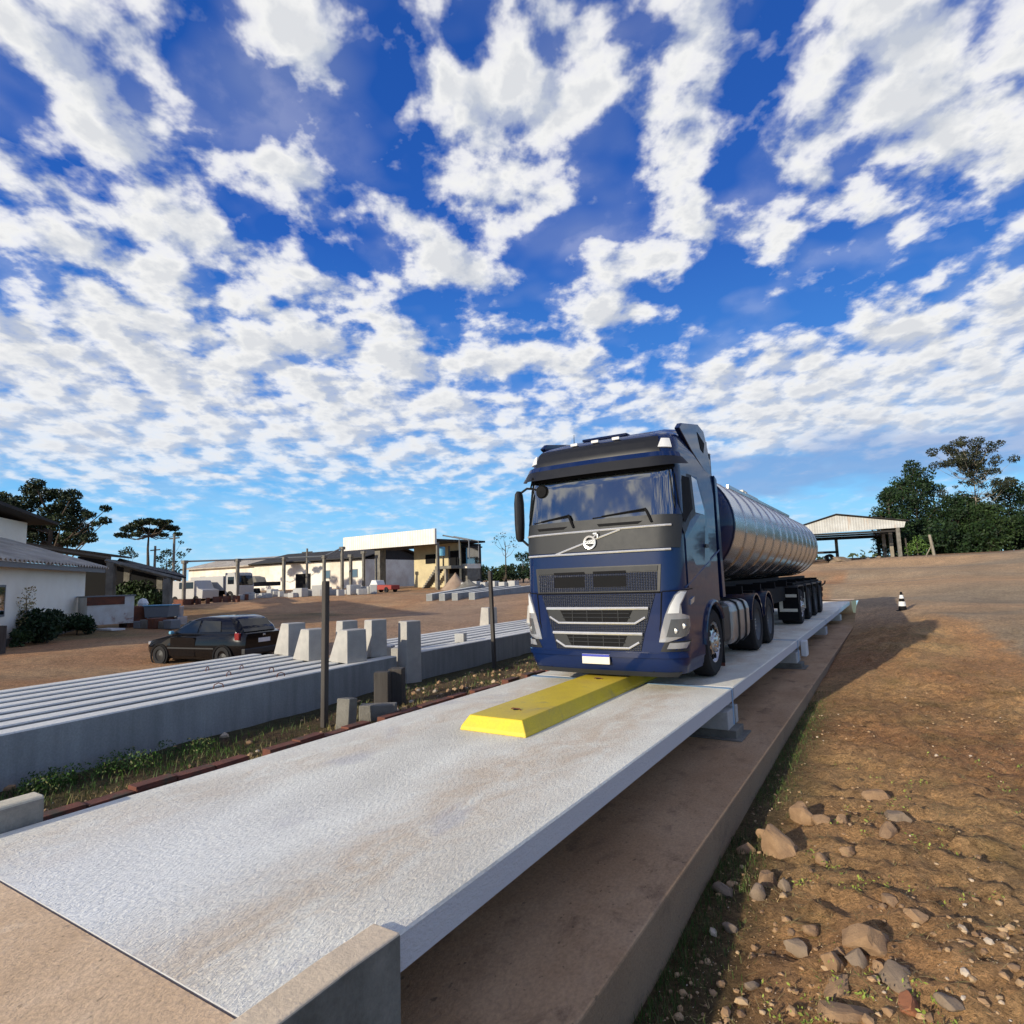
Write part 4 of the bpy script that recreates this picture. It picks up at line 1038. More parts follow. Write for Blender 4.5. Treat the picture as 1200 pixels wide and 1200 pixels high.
for k, (px, d, s, lab) in enumerate(((984, 68, .9, 'large pale boulder heaped at the shed front'), (976, 69, .5, 'smaller boulder left of the large one at the shed'), (1016, 67, .35, 'low boulder by the middle column of the shed'), (1028, 66.5, .38, 'flat boulder between the two right shed columns'))):
    p = gp(px, d); rock((p.x, p.y, p.z+s*.35), s*1.2, s, s*.8, k, 40+k, 'rockgrey', lab, 'boulder', 'boulder')
p = gp(1094, 64); t = MB(); t.tube([p+Vector((0, 0, -.2)), p+Vector((-.25, 0, 2.3))], .14, 7).tube([p+Vector((-.9, 0, -.2)), p+Vector((-.15, 0, 1.2))], .06, 6)
tag(t.build('braced_post', 'palebark'), 'pale leaning wooden post with brace in front of the wood', 'post')
p = gp(1063, 67); tag(MB().tube([p+Vector((0, 0, -.2)), p+Vector((-.1, 0, 2.2))], .09, 6).build('fence_post', 'post'), 'dark thin post next to the right column of the shed', 'post')

# ------------------------------------------------------------------ house on the left
B = gp(102, 30); r383 = ray(383, 687); hd = Vector((r383.x, r383.y, 0)).normalized(); ha = math.atan2(hd.y, hd.x)
# local frame: x along the visible wall towards the right end (0), y away from the camera
house = thing('house', 'low cream plastered house with grey corrugated roof at the left border', 'house', (B.x, B.y, B.z), ha)
HL = 12.
w = MB(); w.box(-HL, 0, 0, 7, -.6, 2.95)
w.build('wall', 'plaster', house)
MB().box(-HL-.1, .02, -.05, .0, -.6, .12).build('plinth', 'oldconcrete', house)
# window at the left: px 0..5
def wx(px, yo=0.):
    r = ray(px, 700); bx, by = B.x-hd.y*yo, B.y+hd.x*yo
    det = r.x*(-hd.y)-(-hd.x)*r.y
    return (r.x*by-r.y*bx)/det
def wpos(px, yo):
    x = wx(px, yo); q = Vector((B.x+hd.x*x-hd.y*yo, B.y+hd.y*x+hd.x*yo, 0)); q.z = gz(q.x, q.y); return q
x5 = wx(5)
fr = MB().box(x5-1.3, x5, -.04, .03, .95, 2.1).build('window', 'greyjunk', house)
MB().box(x5-1.2, x5-.08, -.05, -.041, 1.03, 2.02).build('pane', 'glass', fr)
# corrugated roof: wavy sheet from eave up to the taller rear volume
def wavy(name, P00, P10, P01, P11, nw, m, par, amp=.06, rows=2, th=.02):
    nu = nw*6; vs = []; up = Vector((0, 0, 1))
    for j in range(rows):
        v_ = j/(rows-1)
        for i in range(nu+1):
            u = i/nu; p = P00.lerp(P10, u).lerp(P01.lerp(P11, u), v_); vs.append(p+up*amp*math.sin(u*nw*2*PI))
    K = len(vs); vs += [p-up*th for p in vs]; n = nu+1; fs = []
    for j in range(rows-1):
        for i in range(nu): a = j*n+i; fs += [(a, a+1, a+1+n, a+n), (a+K, a+n+K, a+1+n+K, a+1+K)]
    for i in range(nu): fs += [(i, i+K, i+1+K, i+1), ((rows-1)*n+i, (rows-1)*n+i+1, (rows-1)*n+i+1+K, (rows-1)*n+i+K)]
    return MB().add(vs, fs).build(name, m, par)
wavy('roof', Vector((-HL-.5, -.6, 2.98)), Vector((1.3, -.6, 2.98)), Vector((-HL-.5, 3.6, 4.45)), Vector((.7, 3.6, 4.45)), 40, 'tile', house, .06)
wavy('roof', Vector((-HL-.5, 7.8, 2.98)), Vector((1.3, 7.8, 2.98)), Vector((-HL-.5, 3.6, 4.45)), Vector((.7, 3.6, 4.45)), 40, 'tile', house, .06)
MB().box(-HL-.4, 1.1, -.5, -.44, 2.72, 2.92).build('eave_board', 'greyjunk', house)
up_x = wx(27, 4.2)
MB().box(-HL, up_x, 4.2, 8.5, 2, 5.6).build('upper_wall', 'plaster', house)
MB().prism([(-HL-.5, 6.6), (up_x+1.5, 5.62), (up_x+1.5, 5.76), (-HL-.5, 6.8)], 'Y', 3.3, 9.2).build('upper_roof', 'roofdark', house)
# bushes and dry vine at the house foot
def bush(px, d, w, h, lab, lm='leaf', n=500, seed=0, ls=.09):
    b0 = d if isinstance(d, Vector) else gp(px, d); rng = random.Random(seed)
    cl = [(rng.uniform(-w, w)*.6, rng.uniform(-w, w)*.3, h*rng.uniform(.25, .72), rng.uniform(.35, .5)*min(w, h)) for _ in range(8)]
    return tree(b0, h, cl, lab, lm, ls, n, 'bush', None, .03, cat='bush', seed=seed, shell=.1)
bush(58, wpos(58, -1.0), 1.45, 1.35, 'large dark bush against the cream house wall', 'leaf', 1300, 1)
bush(96, wpos(92, -.8), .9, 1.0, 'smaller dark bush near the house corner, beside rusty cabinet', 'leaf', 1500, 2)
bush(28, wpos(28, -.7), .5, .7, 'low scrubby bush under the dry creeper on the house', 'leaf2', 1200, 3)
b0 = wpos(31, -.25); tree(b0, 2.3, [(.0, 0, 1.6, .34), (.25, 0, 2.0, .26), (-.25, 0, 1.3, .3), (.05, 0, .9, .3), (-.1, 0, .5, .3), (.4, 0, 1.5, .2)], 'dried brown creeper climbing the cream house wall', 'drygrass', .05, 700, 'dry_creeper', None, .03, cat='creeper', seed=5, shell=0)
tag(MB().box(-.2, .2, -.1, .1, -.1, .9).build('stump', 'post'), 'short dark stump standing at the left border by the house', 'stump').location = wpos(3, -1.2)

# open lean-to beside the house
L0 = gp(108, 37); ln = thing('lean_to', 'dark open lean-to with sloping roofs behind the cream house', 'shed', (L0.x, L0.y, L0.z), ha-.15)
def lp(px, py, d):
    p = at_depth(px, py, d)-L0; c, s = math.cos(-(ha-.15)), math.sin(-(ha-.15)); return Vector((p.x*c-p.y*s, p.x*s+p.y*c, p.z))
def slab4(name, pts, th, m, par):
    a = [Vector(p) for p in pts]; b_ = [p-Vector((0, 0, th)) for p in a]; return MB().loft([b_, a]).build(name, m, par)
slab4('roof', [lp(20, 634, 36), lp(150, 652, 39), lp(155, 653, 46), lp(20, 640, 46)], .12, 'roofdark', ln)
slab4('roof', [lp(136, 658, 37), lp(218, 676, 37), lp(212, 672, 46), lp(140, 654, 46)], .12, 'roofdark', ln)
a, b_ = lp(124, 657, 37), lp(212, 679, 37); MB().tube([a, b_], .14, 4).build('rafter', 'oldconcrete', ln)
a, b_ = lp(30, 640, 36), lp(130, 655, 38); MB().tube([a, b_], .13, 4).build('rafter', 'roofdark', ln)
for px, y0_ in ((131, 659), (197, 678)):
    a = lp(px, y0_, 37); MB().box(a.x-.22, a.x+.22, a.y-.2, a.y+.2, -1, a.z).build('post', 'oldconcrete', ln)
for px, y0_ in ((150, 660), (188, 676)):
    a = lp(px, y0_, 45); MB().box(a.x-.15, a.x+.15, a.y-.2, a.y+.2, -1, a.z).build('post', 'oldconcrete', ln)
q_ = [lp(96, 652, 46.5), lp(142, 657, 46.5), lp(196, 672, 46.5), lp(196, 700, 46.5), lp(96, 716, 46.5)]
MB().loft([q_, [p+Vector((0, .3, 0)) for p in q_]]).build('dark_interior_sheet', 'black', ln)  # black sheet added to paint the deep shade inside the lean-to
bush(160, 44, 2.0, 2.4, 'leafy green shrub growing under the lean-to roof', 'leaf2', 420, 6, .13)
bush(182, 43, 1.5, 1.6, 'darker shrub near the outer lean-to post', 'leaf', 420, 7, .13)

# rusty cabinet
p = gp(128, 29.5); t = thing('steel_container', 'white steel box with rust stains and rusty top edge beside the house', 'container', p, ha-.95)
MB().box(-1.0, .98, -.6, .6, .22, 1.52).build('box_body', 'rust', t, .02); MB().box(-1.02, .55, -.62, -.6, 1.14, 1.52).build('rust_band', 'rustdark', t); MB().box(-1.05, 1.03, -.65, .65, 1.52, 1.58).build('lid', 'greyjunk', t, .01)
for x in (-.8, .8):
    for y in (-.45, .45): MB().box(x-.06, x+.06, y-.06, y+.06, -.2, .22).build('leg', 'rustdark', t)
p = gp(134, 28.6); tag(place(MB().box(-.9, .7, -.3, .3, .0, .08).build('scrap_sheet', 'white', bevel=.01), p+Vector((0, 0, .0))), 'pale sheet lying on the ground before the rusty box', 'sheet')
p = gp(161, 30.5); t = MB(); t.box(-.45, .45, -.4, .4, 0, 1.0); tag(place(t.build('drum_crate', 'rustdark', bevel=.05), p), 'rust brown crate right of the white steel box', 'crate')
p = gp(170, 31.5); t = thing('bagged_bundle', 'white bag lying on a blue bundle in the scrap heap', 'bag', p, .4); rk = MB().lathe([(.02, 0), (.22, .03), (.26, .16), (.17, .36), (.02, .42)], (0, 0, .95), 'Z', 7).build('bag', 'white', t, 0, False); MB().box(-.4, .35, -.3, .3, .0, .98).build('bundle', 'bluejunk', t, .1)
p = gp(192, 30.5); t = thing('water_trough', 'grey trough with light blue rim standing in the scrap heap', 'trough', p, .45)
MB().prism([(-.68, .98), (-.6, .42), (.6, .42), (.68, .98)], 'Y', -.4, .4).build('trough_body', 'greyjunk', t, .03); MB().box(-.72, .72, -.44, .44, .98, 1.03).build('rim', 'bluejunk', t, .02)
for x in (-.4, .4): MB().box(x-.06, x+.06, -.3, .3, -.2, .43).build('leg', 'rustdark', t)
p = gp(213, 31); tag(place(MB().lathe([(.001, 0), (.16, 0), (.18, .5), (.17, .52), (.001, .52)], (0, 0, .4), 'Z', 14).box(-.25, .25, -.25, .25, -.1, .4).build('plastic_drum', 'lens', bevel=.01), p), 'small pale drum on a plinth right of the blue rimmed trough', 'drum')
for k in range(5):
    p = gp(168+k*9, 29.2-.2*k); s = .28+.06*(k % 3)
    tag(place(MB().box(-s, s, -s*.7, s*.7, 0, s*1.2).build('scrap_block', ['greyjunk', 'oldconcrete', 'rustdark', 'oldconcrete', 'greyjunk'][k], bevel=.03), p), ['grey scrap piece leftmost under the trough', 'weathered block second in the scrap row under trough', 'rust brown block in the middle of scrap row', 'weathered block fourth in the scrap row', 'grey scrap piece rightmost in the scrap row'][k], 'scrap')

# ------------------------------------------------------------------ araucaria trees on the left
def from_px(lst, d, base, rng, k=1.):
    out = []
    for x, y, r in lst:
        dd = d+rng.uniform(-2.5, 2.5); p = at_depth(x, y, dd)-base; out.append((p.x, p.y, p.z, r*dd/FPX*k))
    return out
rng = random.Random(77)
bA = gp(58, 58)
cl = from_px([(2, 584, 12), (12, 596, 14), (18, 612, 16), (34, 574, 9), (42, 567, 9), (30, 590, 15), (50, 580, 13), (66, 580, 11), (84, 580, 10), (78, 593, 14), (60, 600, 13), (90, 603, 13), (72, 612, 16), (92, 620, 14), (104, 630, 9), (50, 622, 15), (84, 632, 14), (64, 634, 14), (104, 603, 7), (124, 596, 6), (123, 610, 6.5), (112, 614, 5), (36, 616, 14), (4, 626, 16), (30, 632, 14)], 58, bA, rng, 1.08)
tree(bA, 12, cl, 'big dark araucaria pine with crowded tufted crown behind the house', 'araucaria', .16, 480, 'araucaria_tree', 'araucaria pines behind the house', .3, seed=21, flat=.8, shell=.3)
bB = gp(174, 72)
cl = from_px([(142, 627, 7), (150, 620, 8), (158, 616, 8), (166, 612, 8), (176, 611, 8), (186, 612, 8), (194, 617, 8), (203, 619, 7), (208, 626, 5), (170, 622, 8), (182, 623, 8), (160, 626, 6), (192, 627, 5), (198, 611, 4), (150, 628, 5)], 72, bB, rng, 1.05)
tree(bB, 10, cl, 'umbrella shaped araucaria pine between the house and long white building', 'araucaria', .16, 520, 'araucaria_tree', 'araucaria pines behind the house', .22, seed=22, flat=.6, shell=.2, fork=1.5)
bC = gp(196, 68)
cl = from_px([(195, 648, 7), (188, 655, 6), (212, 636, 3.5), (200, 660, 7), (212, 650, 5), (206, 668, 7), (190, 668, 7), (222, 645, 3)], 68, bC, rng, 1.)
tree(bC, 5.5, cl, 'ragged smaller tree beneath the umbrella shaped pine', 'leaf2', .15, 260, 'broadleaf_tree', None, .09, seed=23, shell=.1)
bD = gp(152, 74)
cl = from_px([(150, 645, 6), (144, 648, 5), (157, 650, 5)], 74, bD, rng, 1.)
tree(bD, 4.5, cl, 'thin dark tree left of the umbrella shaped pine, above lean-to roof', 'araucaria', .15, 300, 'broadleaf_tree', None, .09, seed=24, shell=.1)
for px, ty, d, lab in ((204, 626, 62, 'tall concrete utility pole in front of the umbrella shaped pine'), (182, 640, 64, 'shorter utility pole left of the tall concrete pole'), (360, 643, 72, 'thin dark pole rising above the long white building')):
    p = gp(px, d); zt = 1.6+(666+(1048-px)*.0314-ty)*d/FPX-p.z
    t = thing('utility_pole', lab, 'pole', p); MB().tube([(0, 0, -.3), (0, 0, zt)], [.17, .11], 8).build('pole_shaft', 'oldconcrete', t); MB().box(-.9, .9, -.05, .05, zt-.5, zt-.38).build('crossarm', 'post', t)

# ------------------------------------------------------------------ long white building and canopy building
P0, P1 = gp(222, 98), gp(428, 78)
v_ = P1-P0; LB = math.hypot(v_.x, v_.y); la = math.atan2(v_.y, v_.x); zb = .6
lb = thing('long_building', 'long whitewashed building with dark low roof beyond the post frames', 'building', (P0.x, P0.y, 0), la)
MB().box(0, LB, 0, 12, zb, 4.9).build('wall', 'whitewash', lb)
MB().prism([(-.8, 4.85), (6, 6.4), (12.8, 4.85), (12.8, 5.0), (6, 6.55), (-.8, 5.0)], 'X', -.8, LB*.42).build('roof', 'tile', lb)
MB().prism([(-.9, 5.0), (6, 6.6), (12.8, 5.0), (12.8, 5.15), (6, 6.75), (-.9, 5.15)], 'X', LB*.42, LB+.6).build('roof', 'roofdark', lb)
MB().prism([(0, 4.9), (6, 6.55), (12, 4.9)], 'X', LB-.2, LB-.05).build('gable', 'roofdark', lb)
for k, f_ in enumerate((.08, .26, .80, .93)): 
    wn = MB().box(LB*f_, LB*f_+1.4, -.04, .0, 2.6, 3.7).build('window', 'greyjunk', lb); MB().box(LB*f_+.1, LB*f_+1.3, -.05, -.041, 2.7, 3.6).build('pane', 'glass', wn)
MB().box(LB*.66, LB*.66+3.0, -.06, .0, zb, 3.4).build('doorway', 'black', lb)

# post frames with pipe
pts = []
for k, (px, ty, d, lab) in enumerate(((217, 657, 56, 'post of the pipe frame farthest left, beside the lean-to'), (279, 655, 58, 'post of the pipe frame next to the white truck cab'), (333, 653, 60, 'post of the pipe frame before the dark roofed half of the long building'), (380, 651, 61, 'post of the pipe frame right above the tall near fence post'), (401, 641, 62, 'tallest frame post standing at the left end of the canopy'), (411, 650, 64, 'slim frame post just under the canopy fascia'), (426, 646, 66, 'frame post near the canopy pillar'))):
    p = gp(px, d); zt = 1.6+(666+(1048-px)*.0314-ty)*d/FPX
    t = MB(); t.box(p.x-.13, p.x+.13, p.y-.13, p.y+.13, p.z-.4, zt-.3); t.box(p.x-.26, p.x+.26, p.y-.2, p.y+.2, zt-.3, zt)
    tag(t.build('frame_post', 'oldconcrete', bevel=.02), lab, 'post', 'concrete frame posts carrying the pipe'); pts.append(Vector((p.x, p.y, zt-.1)))
tag(MB().tube(pts[:5], .09, 6).build('overhead_pipe', 'greyjunk'), 'thin grey overhead pipe running along the tops of the frame posts', 'pipe')

# small white truck
p = gp(262, 60); t = thing('white_truck', 'white cab-over truck parked in front of the long building', 'truck', p, math.radians(8))
pr = [(1.5, .5), (3.0, .5), (3.05, 1.3), (2.8, 2.55), (2.6, 2.65), (1.5, 2.65)]
MB().prism(pr, 'Y', -1.05, 1.05).build('cab', 'dullwhite', t, .06)
MB().prism([(3.06, 1.45), (3.08, 1.5), (2.9, 2.35), (2.87, 2.35)], 'Y', -.9, .9).build('windscreen', 'carglass', t)
MB().box(1.9, 2.7, -1.07, -1.05, 1.55, 2.25).build('side_window', 'carglass', t)
MB().box(-3.2, 1.4, -1.1, 1.1, .95, 2.35).build('cargo_body', 'dullwhite', t, .05); MB().box(-3.2, 1.5, -.4, .4, .6, .95).build('chassis', 'black', t)
for x in (2.2, -1.6, -2.5):
    for y in (-.95, .95): MB().lathe([(.15, -.12), (.45, -.14), (.45, .14), (.15, .12)], (x, y, .45), 'Y', 18).build('wheel', 'tyre', t)
p = gp(229, 58); t = thing('white_van', 'second white vehicle partly hidden left of the white truck', 'van', p, math.radians(8))
MB().prism([(-2.2, .4), (2.2, .4), (2.25, 1.2), (1.6, 1.35), (1.1, 2.1), (-2.2, 2.15)], 'Y', -.9, .9).build('van_body', 'dullwhite', t, .06)
MB().box(-.9, 1.0, -.915, -.9, 1.35, 1.95).build('side_window', 'carglass', t)
for x in (1.4, -1.4):
    for y in (-.85, .85): MB().lathe([(.12, -.1), (.34, -.12), (.34, .12), (.12, .1)], (x, y, .34), 'Y', 16).build('wheel', 'tyre', t)
# dark flat trailer behind the blocks
p = gp(306, 64); t = thing('flat_trailer', 'dark low flatbed between white truck and the building doorway', 'trailer', p, math.radians(-20))
MB().box(-3.2, 3.4, -1, 1, 1.1, 1.5).build('bed', 'roofdark', t); MB().prism([(-2.4, 1.5), (-2.2, 2.2), (-.2, 2.0), (.4, 1.5)], 'Y', -.5, .5).build('load', 'oldconcrete', t)
for x in (-2, 1.5, 2.4): MB().lathe([(.15, -.1), (.45, -.12), (.45, .12), (.15, .1)], (x, -.9, .45), 'Y', 16).build('wheel', 'tyre', t)
# rows of small cast pieces
rng = random.Random(12)
base = MB().box(-.35, .35, -.25, .25, 0, .45).build('cast_piece', 'concrete', bevel=.03)
sp_ = [(285+k*5.2+rng.uniform(-2, 2), 53.5+rng.uniform(-2, 3.5)) for k in range(30)]
for k, (px, d) in enumerate(sp_):
    o = base if k == 0 else base.copy()
    if k: col.objects.link(o)
    p = gp(px, d); s = rng.uniform(.7, 1.5); o.location = p; o.scale = (s, s, s*rng.uniform(.7, 1.5)); o.rotation_euler = (0, 0, rng.uniform(0, 3))
    tag(o, 'small grey cast concrete piece in the row at the foot of the pipe frame', 'concrete piece', 'small cast concrete pieces stacked by the pipe frame')
rb = rng
for k in range(8):
    p = gp(212+k*11, 51+rb.uniform(-1, 2)); tag(place(MB().box(-.6, .6, -.12, .12, 0, .5).build('timber_stack', 'rustdark', bevel=.02), p), 'reddish brown timber piece on the bank below the white truck', 'timber', 'timber pieces on the bank below the white truck').rotation_euler = (0, 0, rb.uniform(-.8, .2))

# canopy building
C0, C1 = gp(403, 70), gp(510.5, 60); v_ = C1-C0; cl_ = math.hypot(v_.x, v_.y); caa = math.atan2(v_.y, v_.x)
cb = thing('canopy_building', 'tall loading canopy with wide white fascia over a cream walled building', 'building', (C0.x, C0.y, 0), caa)
MB().prism([(0, 5.55), (cl_, 5.42), (cl_, 6.95), (0, 6.95+.15)], 'Y', -.1, .15).build('fascia', 'fascia', cb)
MB().box(0, cl_-.15, .16, 7.4, 5.75, 5.95).build('canopy_roof', 'roofdark', cb)
def cx(px):
    r = ray(px, 660); h2 = Vector((math.cos(caa), math.sin(caa))); det = r.x*(-h2.y)+h2.x*r.y
    return (r.x*C0.y-r.y*C0.x)/det
MB().box(cx(434), cx(440), .6, 1.4, 0, 5.7).build('pillar', 'oldconcrete', cb)
MB().box(cx(508.5), cx(510), .3, .6, 0, 5.6).build('pillar', 'oldconcrete', cb)
MB().box(cx(450), cx(503), 4.2, 4.5, .3, 5.74).build('wall', 'cream', cb)
MB().box(cx(452), cx(500), 4.52, 8, .3, 5.7).build('rear_wall', 'roofdark', cb)  # dark box added to stand in for the shaded interior
MB().box(cx(464), cx(475), 4.12, 4.2, 3.7, 4.7).build('window', 'black', cb)
MB().box(cx(492), cx(503), 4.1, 4.22, .3, 4.9).build('doorway', 'black', cb)
stp = MB(); a, b_ = cx(472), cx(489)
for i in range(10): stp.box(lerp(a, b_, i/10), lerp(a, b_, (i+1)/10), 2.6, 3.6, 1.0+i*.2, 1.2+i*.22)
stp.box(b_, cx(508), 2.4, 4.1, 3.0, 3.3); stp.build('stairs', 'oldconcrete', cb)
for px in (489, 500): MB().box(cx(px)-.12, cx(px)+.12, 2.5, 2.8, .5, 3.0).build('stair_post', 'palebark', cb)
MB().tube([(cx(499), 2.4, 3.3), (cx(499), 2.4, 5.3)], .09, 6).tube([(cx(506), 2.4, 3.3), (cx(506), 2.4, 5.3)], .09, 6).build('railing', 'post', cb)
MB().lathe([(.001, 0), (.4, 0), (.4, .9), (.001, .95)], (cx(503.5), 1.6, 4.3), 'Z', 14).build('hanging_tank', 'bluejunk', cb)
AX0, AX1 = cl_-3.2, cl_-.6
MB().box(AX0, AX1, 5, 7, .5, 3.0).build('annex_wall', 'oldconcrete', cb)
MB().box(AX0, AX1+.03, 4.95, 7.05, 3.0, 3.5).build('annex_sill', 'whitewash', cb)
an = MB().box(AX0, AX1-.05, 5.1, 6.9, 3.5, 5.2).build('annex_window', 'glass', cb)
fm = MB()
for f_ in (0, .33, .66, 1): fm.box(AX0+2.45*f_, AX0+.08+2.45*f_, 5.0, 5.09, 3.5, 5.2)
fm.build('mullion', 'bluejunk', an)
MB().box(AX0-.1, AX1+.2, 4.8, 7.2, 5.2, 5.35).build('annex_roof', 'roofdark', cb)
fr = MB(); fr.tube([(cl_, 1, 6.3), (cl_+3.6, 1, 5.6)], .07, 4).tube([(cl_-.5, 3, 6.3), (cl_+3.0, 3, 5.6)], .05, 4)
for x in (2.3, 3.6):
    for y in (1, 3): fr.tube([(cl_+x-(.6 if y > 1 else 0), y, 3.9), (cl_+x-(.6 if y > 1 else 0), y, 6.3-.7*x/3.6)], .045, 5)
fr.build('steel_frame', 'greyjunk', cb)
# red and white vehicle, tank, sand heap
p = gp(449, 60); t = thing('red_pickup', 'small red and white vehicle parked under the left end of the canopy', 'pickup', p, caa+.1); t.scale = (.72, .72, .8)
MB().prism([(-2., .35), (2.3, .35), (2.3, .85), (-.2, .95), (-.5, .9), (-2., .8)], 'Y', -.8, .8).build('pickup_body', 'redpaint', t, .05)
MB().prism([(-2., .8), (-.4, .9), (-.7, 1.5), (-1.5, 1.55)], 'Y', -.75, .75).build('cab', 'white', t, .05)
for x in (-1.3, 1.4):
    for y in (-.8, .8): MB().lathe([(.12, -.1), (.33, -.12), (.33, .12), (.12, .1)], (x, y, .33), 'Y', 16).build('wheel', 'tyre', t)
def heap(px, d, r, h, m, lab, seed):
    b0 = gp(px, d); mb = MB(); rings = []
    for k in range(9):
        f_ = k/8; rings.append([Vector((r*(1-f_)*math.cos(a)*(1+.2*noise.noise(Vector((math.cos(a), math.sin(a), seed)))), r*(1-f_)*math.sin(a), h*f_**1.1-.15+.06*noise.noise(Vector((a*2, f_*5, seed))))) for a in [2*PI*i/28 for i in range(28)]])
    o = mb.loft(rings).build('sand_heap', m, None, 0, True); o.location = b0
    return tag(o, lab, 'heap')
heap(533, 60, 1.6, 1.8, 'sand', 'conical heap of pinkish sand right of the canopy', 1)
heap(548, 57, 1.9, 1.3, 'oldconcrete', 'low grey heap of gravel right of the pink sand', 2)
heap(560, 62, 1.7, 1.0, 'black', 'dark covered heap behind the back row of beams', 3)
# far right blocks in yard behind beams
for k, px in enumerate((546, 556, 566, 577, 588, 600)):
    p = gp(px, 58.5); tag(place(MB().box(-.42, .42, -.4, .4, 0, .75+.1*(k % 2)).build('stacked_block', 'concrete', bevel=.03), p), 'grey concrete block in the line behind the back row of beams', 'concrete block', 'grey blocks lined up behind the back beams')
# back row of beams on the slope
bb = [((503, 704.5), (560, 682), 'leftmost, lowest'), ((518, 704), (590, 678), 'second from the left'), ((533, 703.5), (608, 677), 'third from the left'), ((553, 703), (628, 677.5), 'rightmost, with shaded long side')]
for k, (a, b_, lab) in enumerate(bb):
    A = ground_at(*a); Bp = at_depth(b_[0], b_[1], A.dot(Vector((RM[0][2], RM[1][2], RM[2][2])))*0+57.); Bp.z = gz(Bp.x, Bp.y)
    dv = Bp-A; L = dv.length
    t = MB().prism([(-.22, 0), (.22, 0), (.22, .55), (-.22, .55)], 'Y', 0, L).build('concrete_beam', 'beam', bevel=.02)
    t.location = A+Vector((0, 0, -.06)); t.rotation_euler = (math.asin(dv.z/L), 0, math.atan2(-dv.x, dv.y))
    tag(t, f'long pale beam on the slope by the canopy, {lab}', 'concrete beam', 'long beams on the far slope')
# trees behind, centre
rng = random.Random(31)
b0 = gp(592, 82)
cl = from_px([(583, 630, 5), (590, 627, 5), (600, 632, 5), (579, 636, 3), (596, 640, 3), (604, 640, 4), (588, 644, 2.5)], 82, b0, rng, 1.)
tree(b0, 7, cl, 'slim sparse tree left of the truck mirror on the skyline', 'leafplum', .13, 70, 'open_crowned_tree', None, .1, seed=33, shell=.1)
for k, (px, d, w, h, lm, lab) in enumerate(((556, 84, 2.6, 2.6, 'leaf2', 'rounded green tree leftmost on the skyline beside the steel frame'), (572, 86, 2.4, 2.3, 'leaf2', 'low green tree second along the skyline'), (590, 84, 2.4, 2.2, 'leaf2', 'low tree at the foot of the slim sparse tree'), (612, 80, 2.2, 3.6, 'leaf', 'darker tree touching the truck mirror on the skyline'), (628, 84, 3., 3.2, 'leaf', 'tree mostly hidden behind the truck cab'))):
    b0 = gp(px, d); cl = blob_clumps(random.Random(60+k), w, .4, h, 14, .6, 1., .8)
    tree(b0, h, cl, lab, lm, .16, 220, 'broadleaf_tree', None, .1, seed=60+k, shell=.1)
# far-off wood all round the skyline
fw_ = MB(); rng = random.Random(99)
for i in range(240):
    a = math.radians(rng.uniform(-80, 60)); R_ = rng.uniform(150, 210)
    p = Vector((R_*math.sin(a), R_*math.cos(a), 0)); p.z = gz(p.x, p.y)+rng.uniform(-1, 1.5)
    leaf_cluster(fw_, p, (7, 7, 2.2), 70, .8, rng, 1, 0)
tag(fw_.build('distant_wood', 'farwood'), 'far-off band of trees along the skyline', 'wood', kind='stuff')

# ------------------------------------------------------------------ foreground stones
ST = [(938, 960, 26, 30, 'rock', 'upright rounded brown stone near the slab edge'), (1028, 934, 29, 20, 'rock', 'angular reddish stone farthest from the camera, with shadow at its right'), (1050, 962, 27, 21, 'rockgrey', 'rounded grey topped stone with dark shadow on its right'), (1040, 976, 22, 20, 'rock', 'flat tan stone touching the rounded grey topped one'),
 (966, 966, 22, 19, 'rock', 'pointed tan stone right of the upright rounded one'), (987, 962, 18, 15, 'rock', 'small blunt stone between two tan stones'), (914, 998, 37, 44, 'rock', 'largest wedge shaped brown stone with pale ridge near the slab'), (897, 982, 18, 20, 'rock', 'small stone hugging the left of the wedge shaped stone'), (898, 1034, 23, 32, 'rock', 'smooth pinkish stone below the wedge shaped one'),
 (886, 1050, 15, 22, 'rockgrey', 'narrow grey stone left of the pinkish one'), (920, 1040, 16, 22, 'rockgrey', 'dull stone right of the pinkish one'), (964, 1008, 17, 15, 'rock', 'lone small pale stone in the middle dirt'), (993, 998, 16, 13, 'rock', 'small orange stone right of the lone pale one'), (1020, 1108, 46, 42, 'rock', 'biggest square stone of the lower heap, tan faced'),
 (978, 1132, 20, 34, 'rock', 'slim upright stone left of the dark gap in the lower heap'), (936, 1108, 26, 17, 'rockgrey', 'oval grey stone left of the lower heap'), (948, 1090, 17, 12, 'rock', 'small ochre stone above the oval grey one'), (1065, 1175, 25, 23, 'brickstone', 'orange red brick fragment near the bottom'), (994, 1190, 68, 20, 'rock', 'long flat slab stone at the bottom border'),
 (1050, 1142, 36, 18, 'rockgrey', 'dark flat stone below the biggest square one'), (1112, 1180, 20, 14, 'rockgrey', 'pale pebble alone at the lower right'), (882, 1160, 13, 11, 'rockgrey', 'white grey pebble in the grass by the slab foot'), (1072, 1078, 24, 17, 'rock', 'half buried stone up right of the biggest square one'), (857, 1090, 19, 13, 'rockgrey', 'grey stone lying in green grass at the slab foot'),
 (1004, 1126, 20, 24, 'rockgrey', 'dark stone wedged under the biggest square one'), (985, 1164, 30, 14, 'rock', 'reddish flat stone above the long slab stone'), (850, 1046, 26, 20, 'rockgrey', 'dark stone in shade tight against the slab'), (1030, 1132, 20, 14, 'rock', 'rusty stone between the biggest and the dark flat one'), (872, 998, 20, 16, 'rock', 'small stone by the slab, left of the wedge shaped stone'), (1042, 1058, 16, 14, 'rock', 'bleached small stone right of the dirt mound')]
M['brickstone'] = rough_mat('orange_fragment', (.42, .17, .08), (.30, .12, .06), 6, .9, .4, .01)
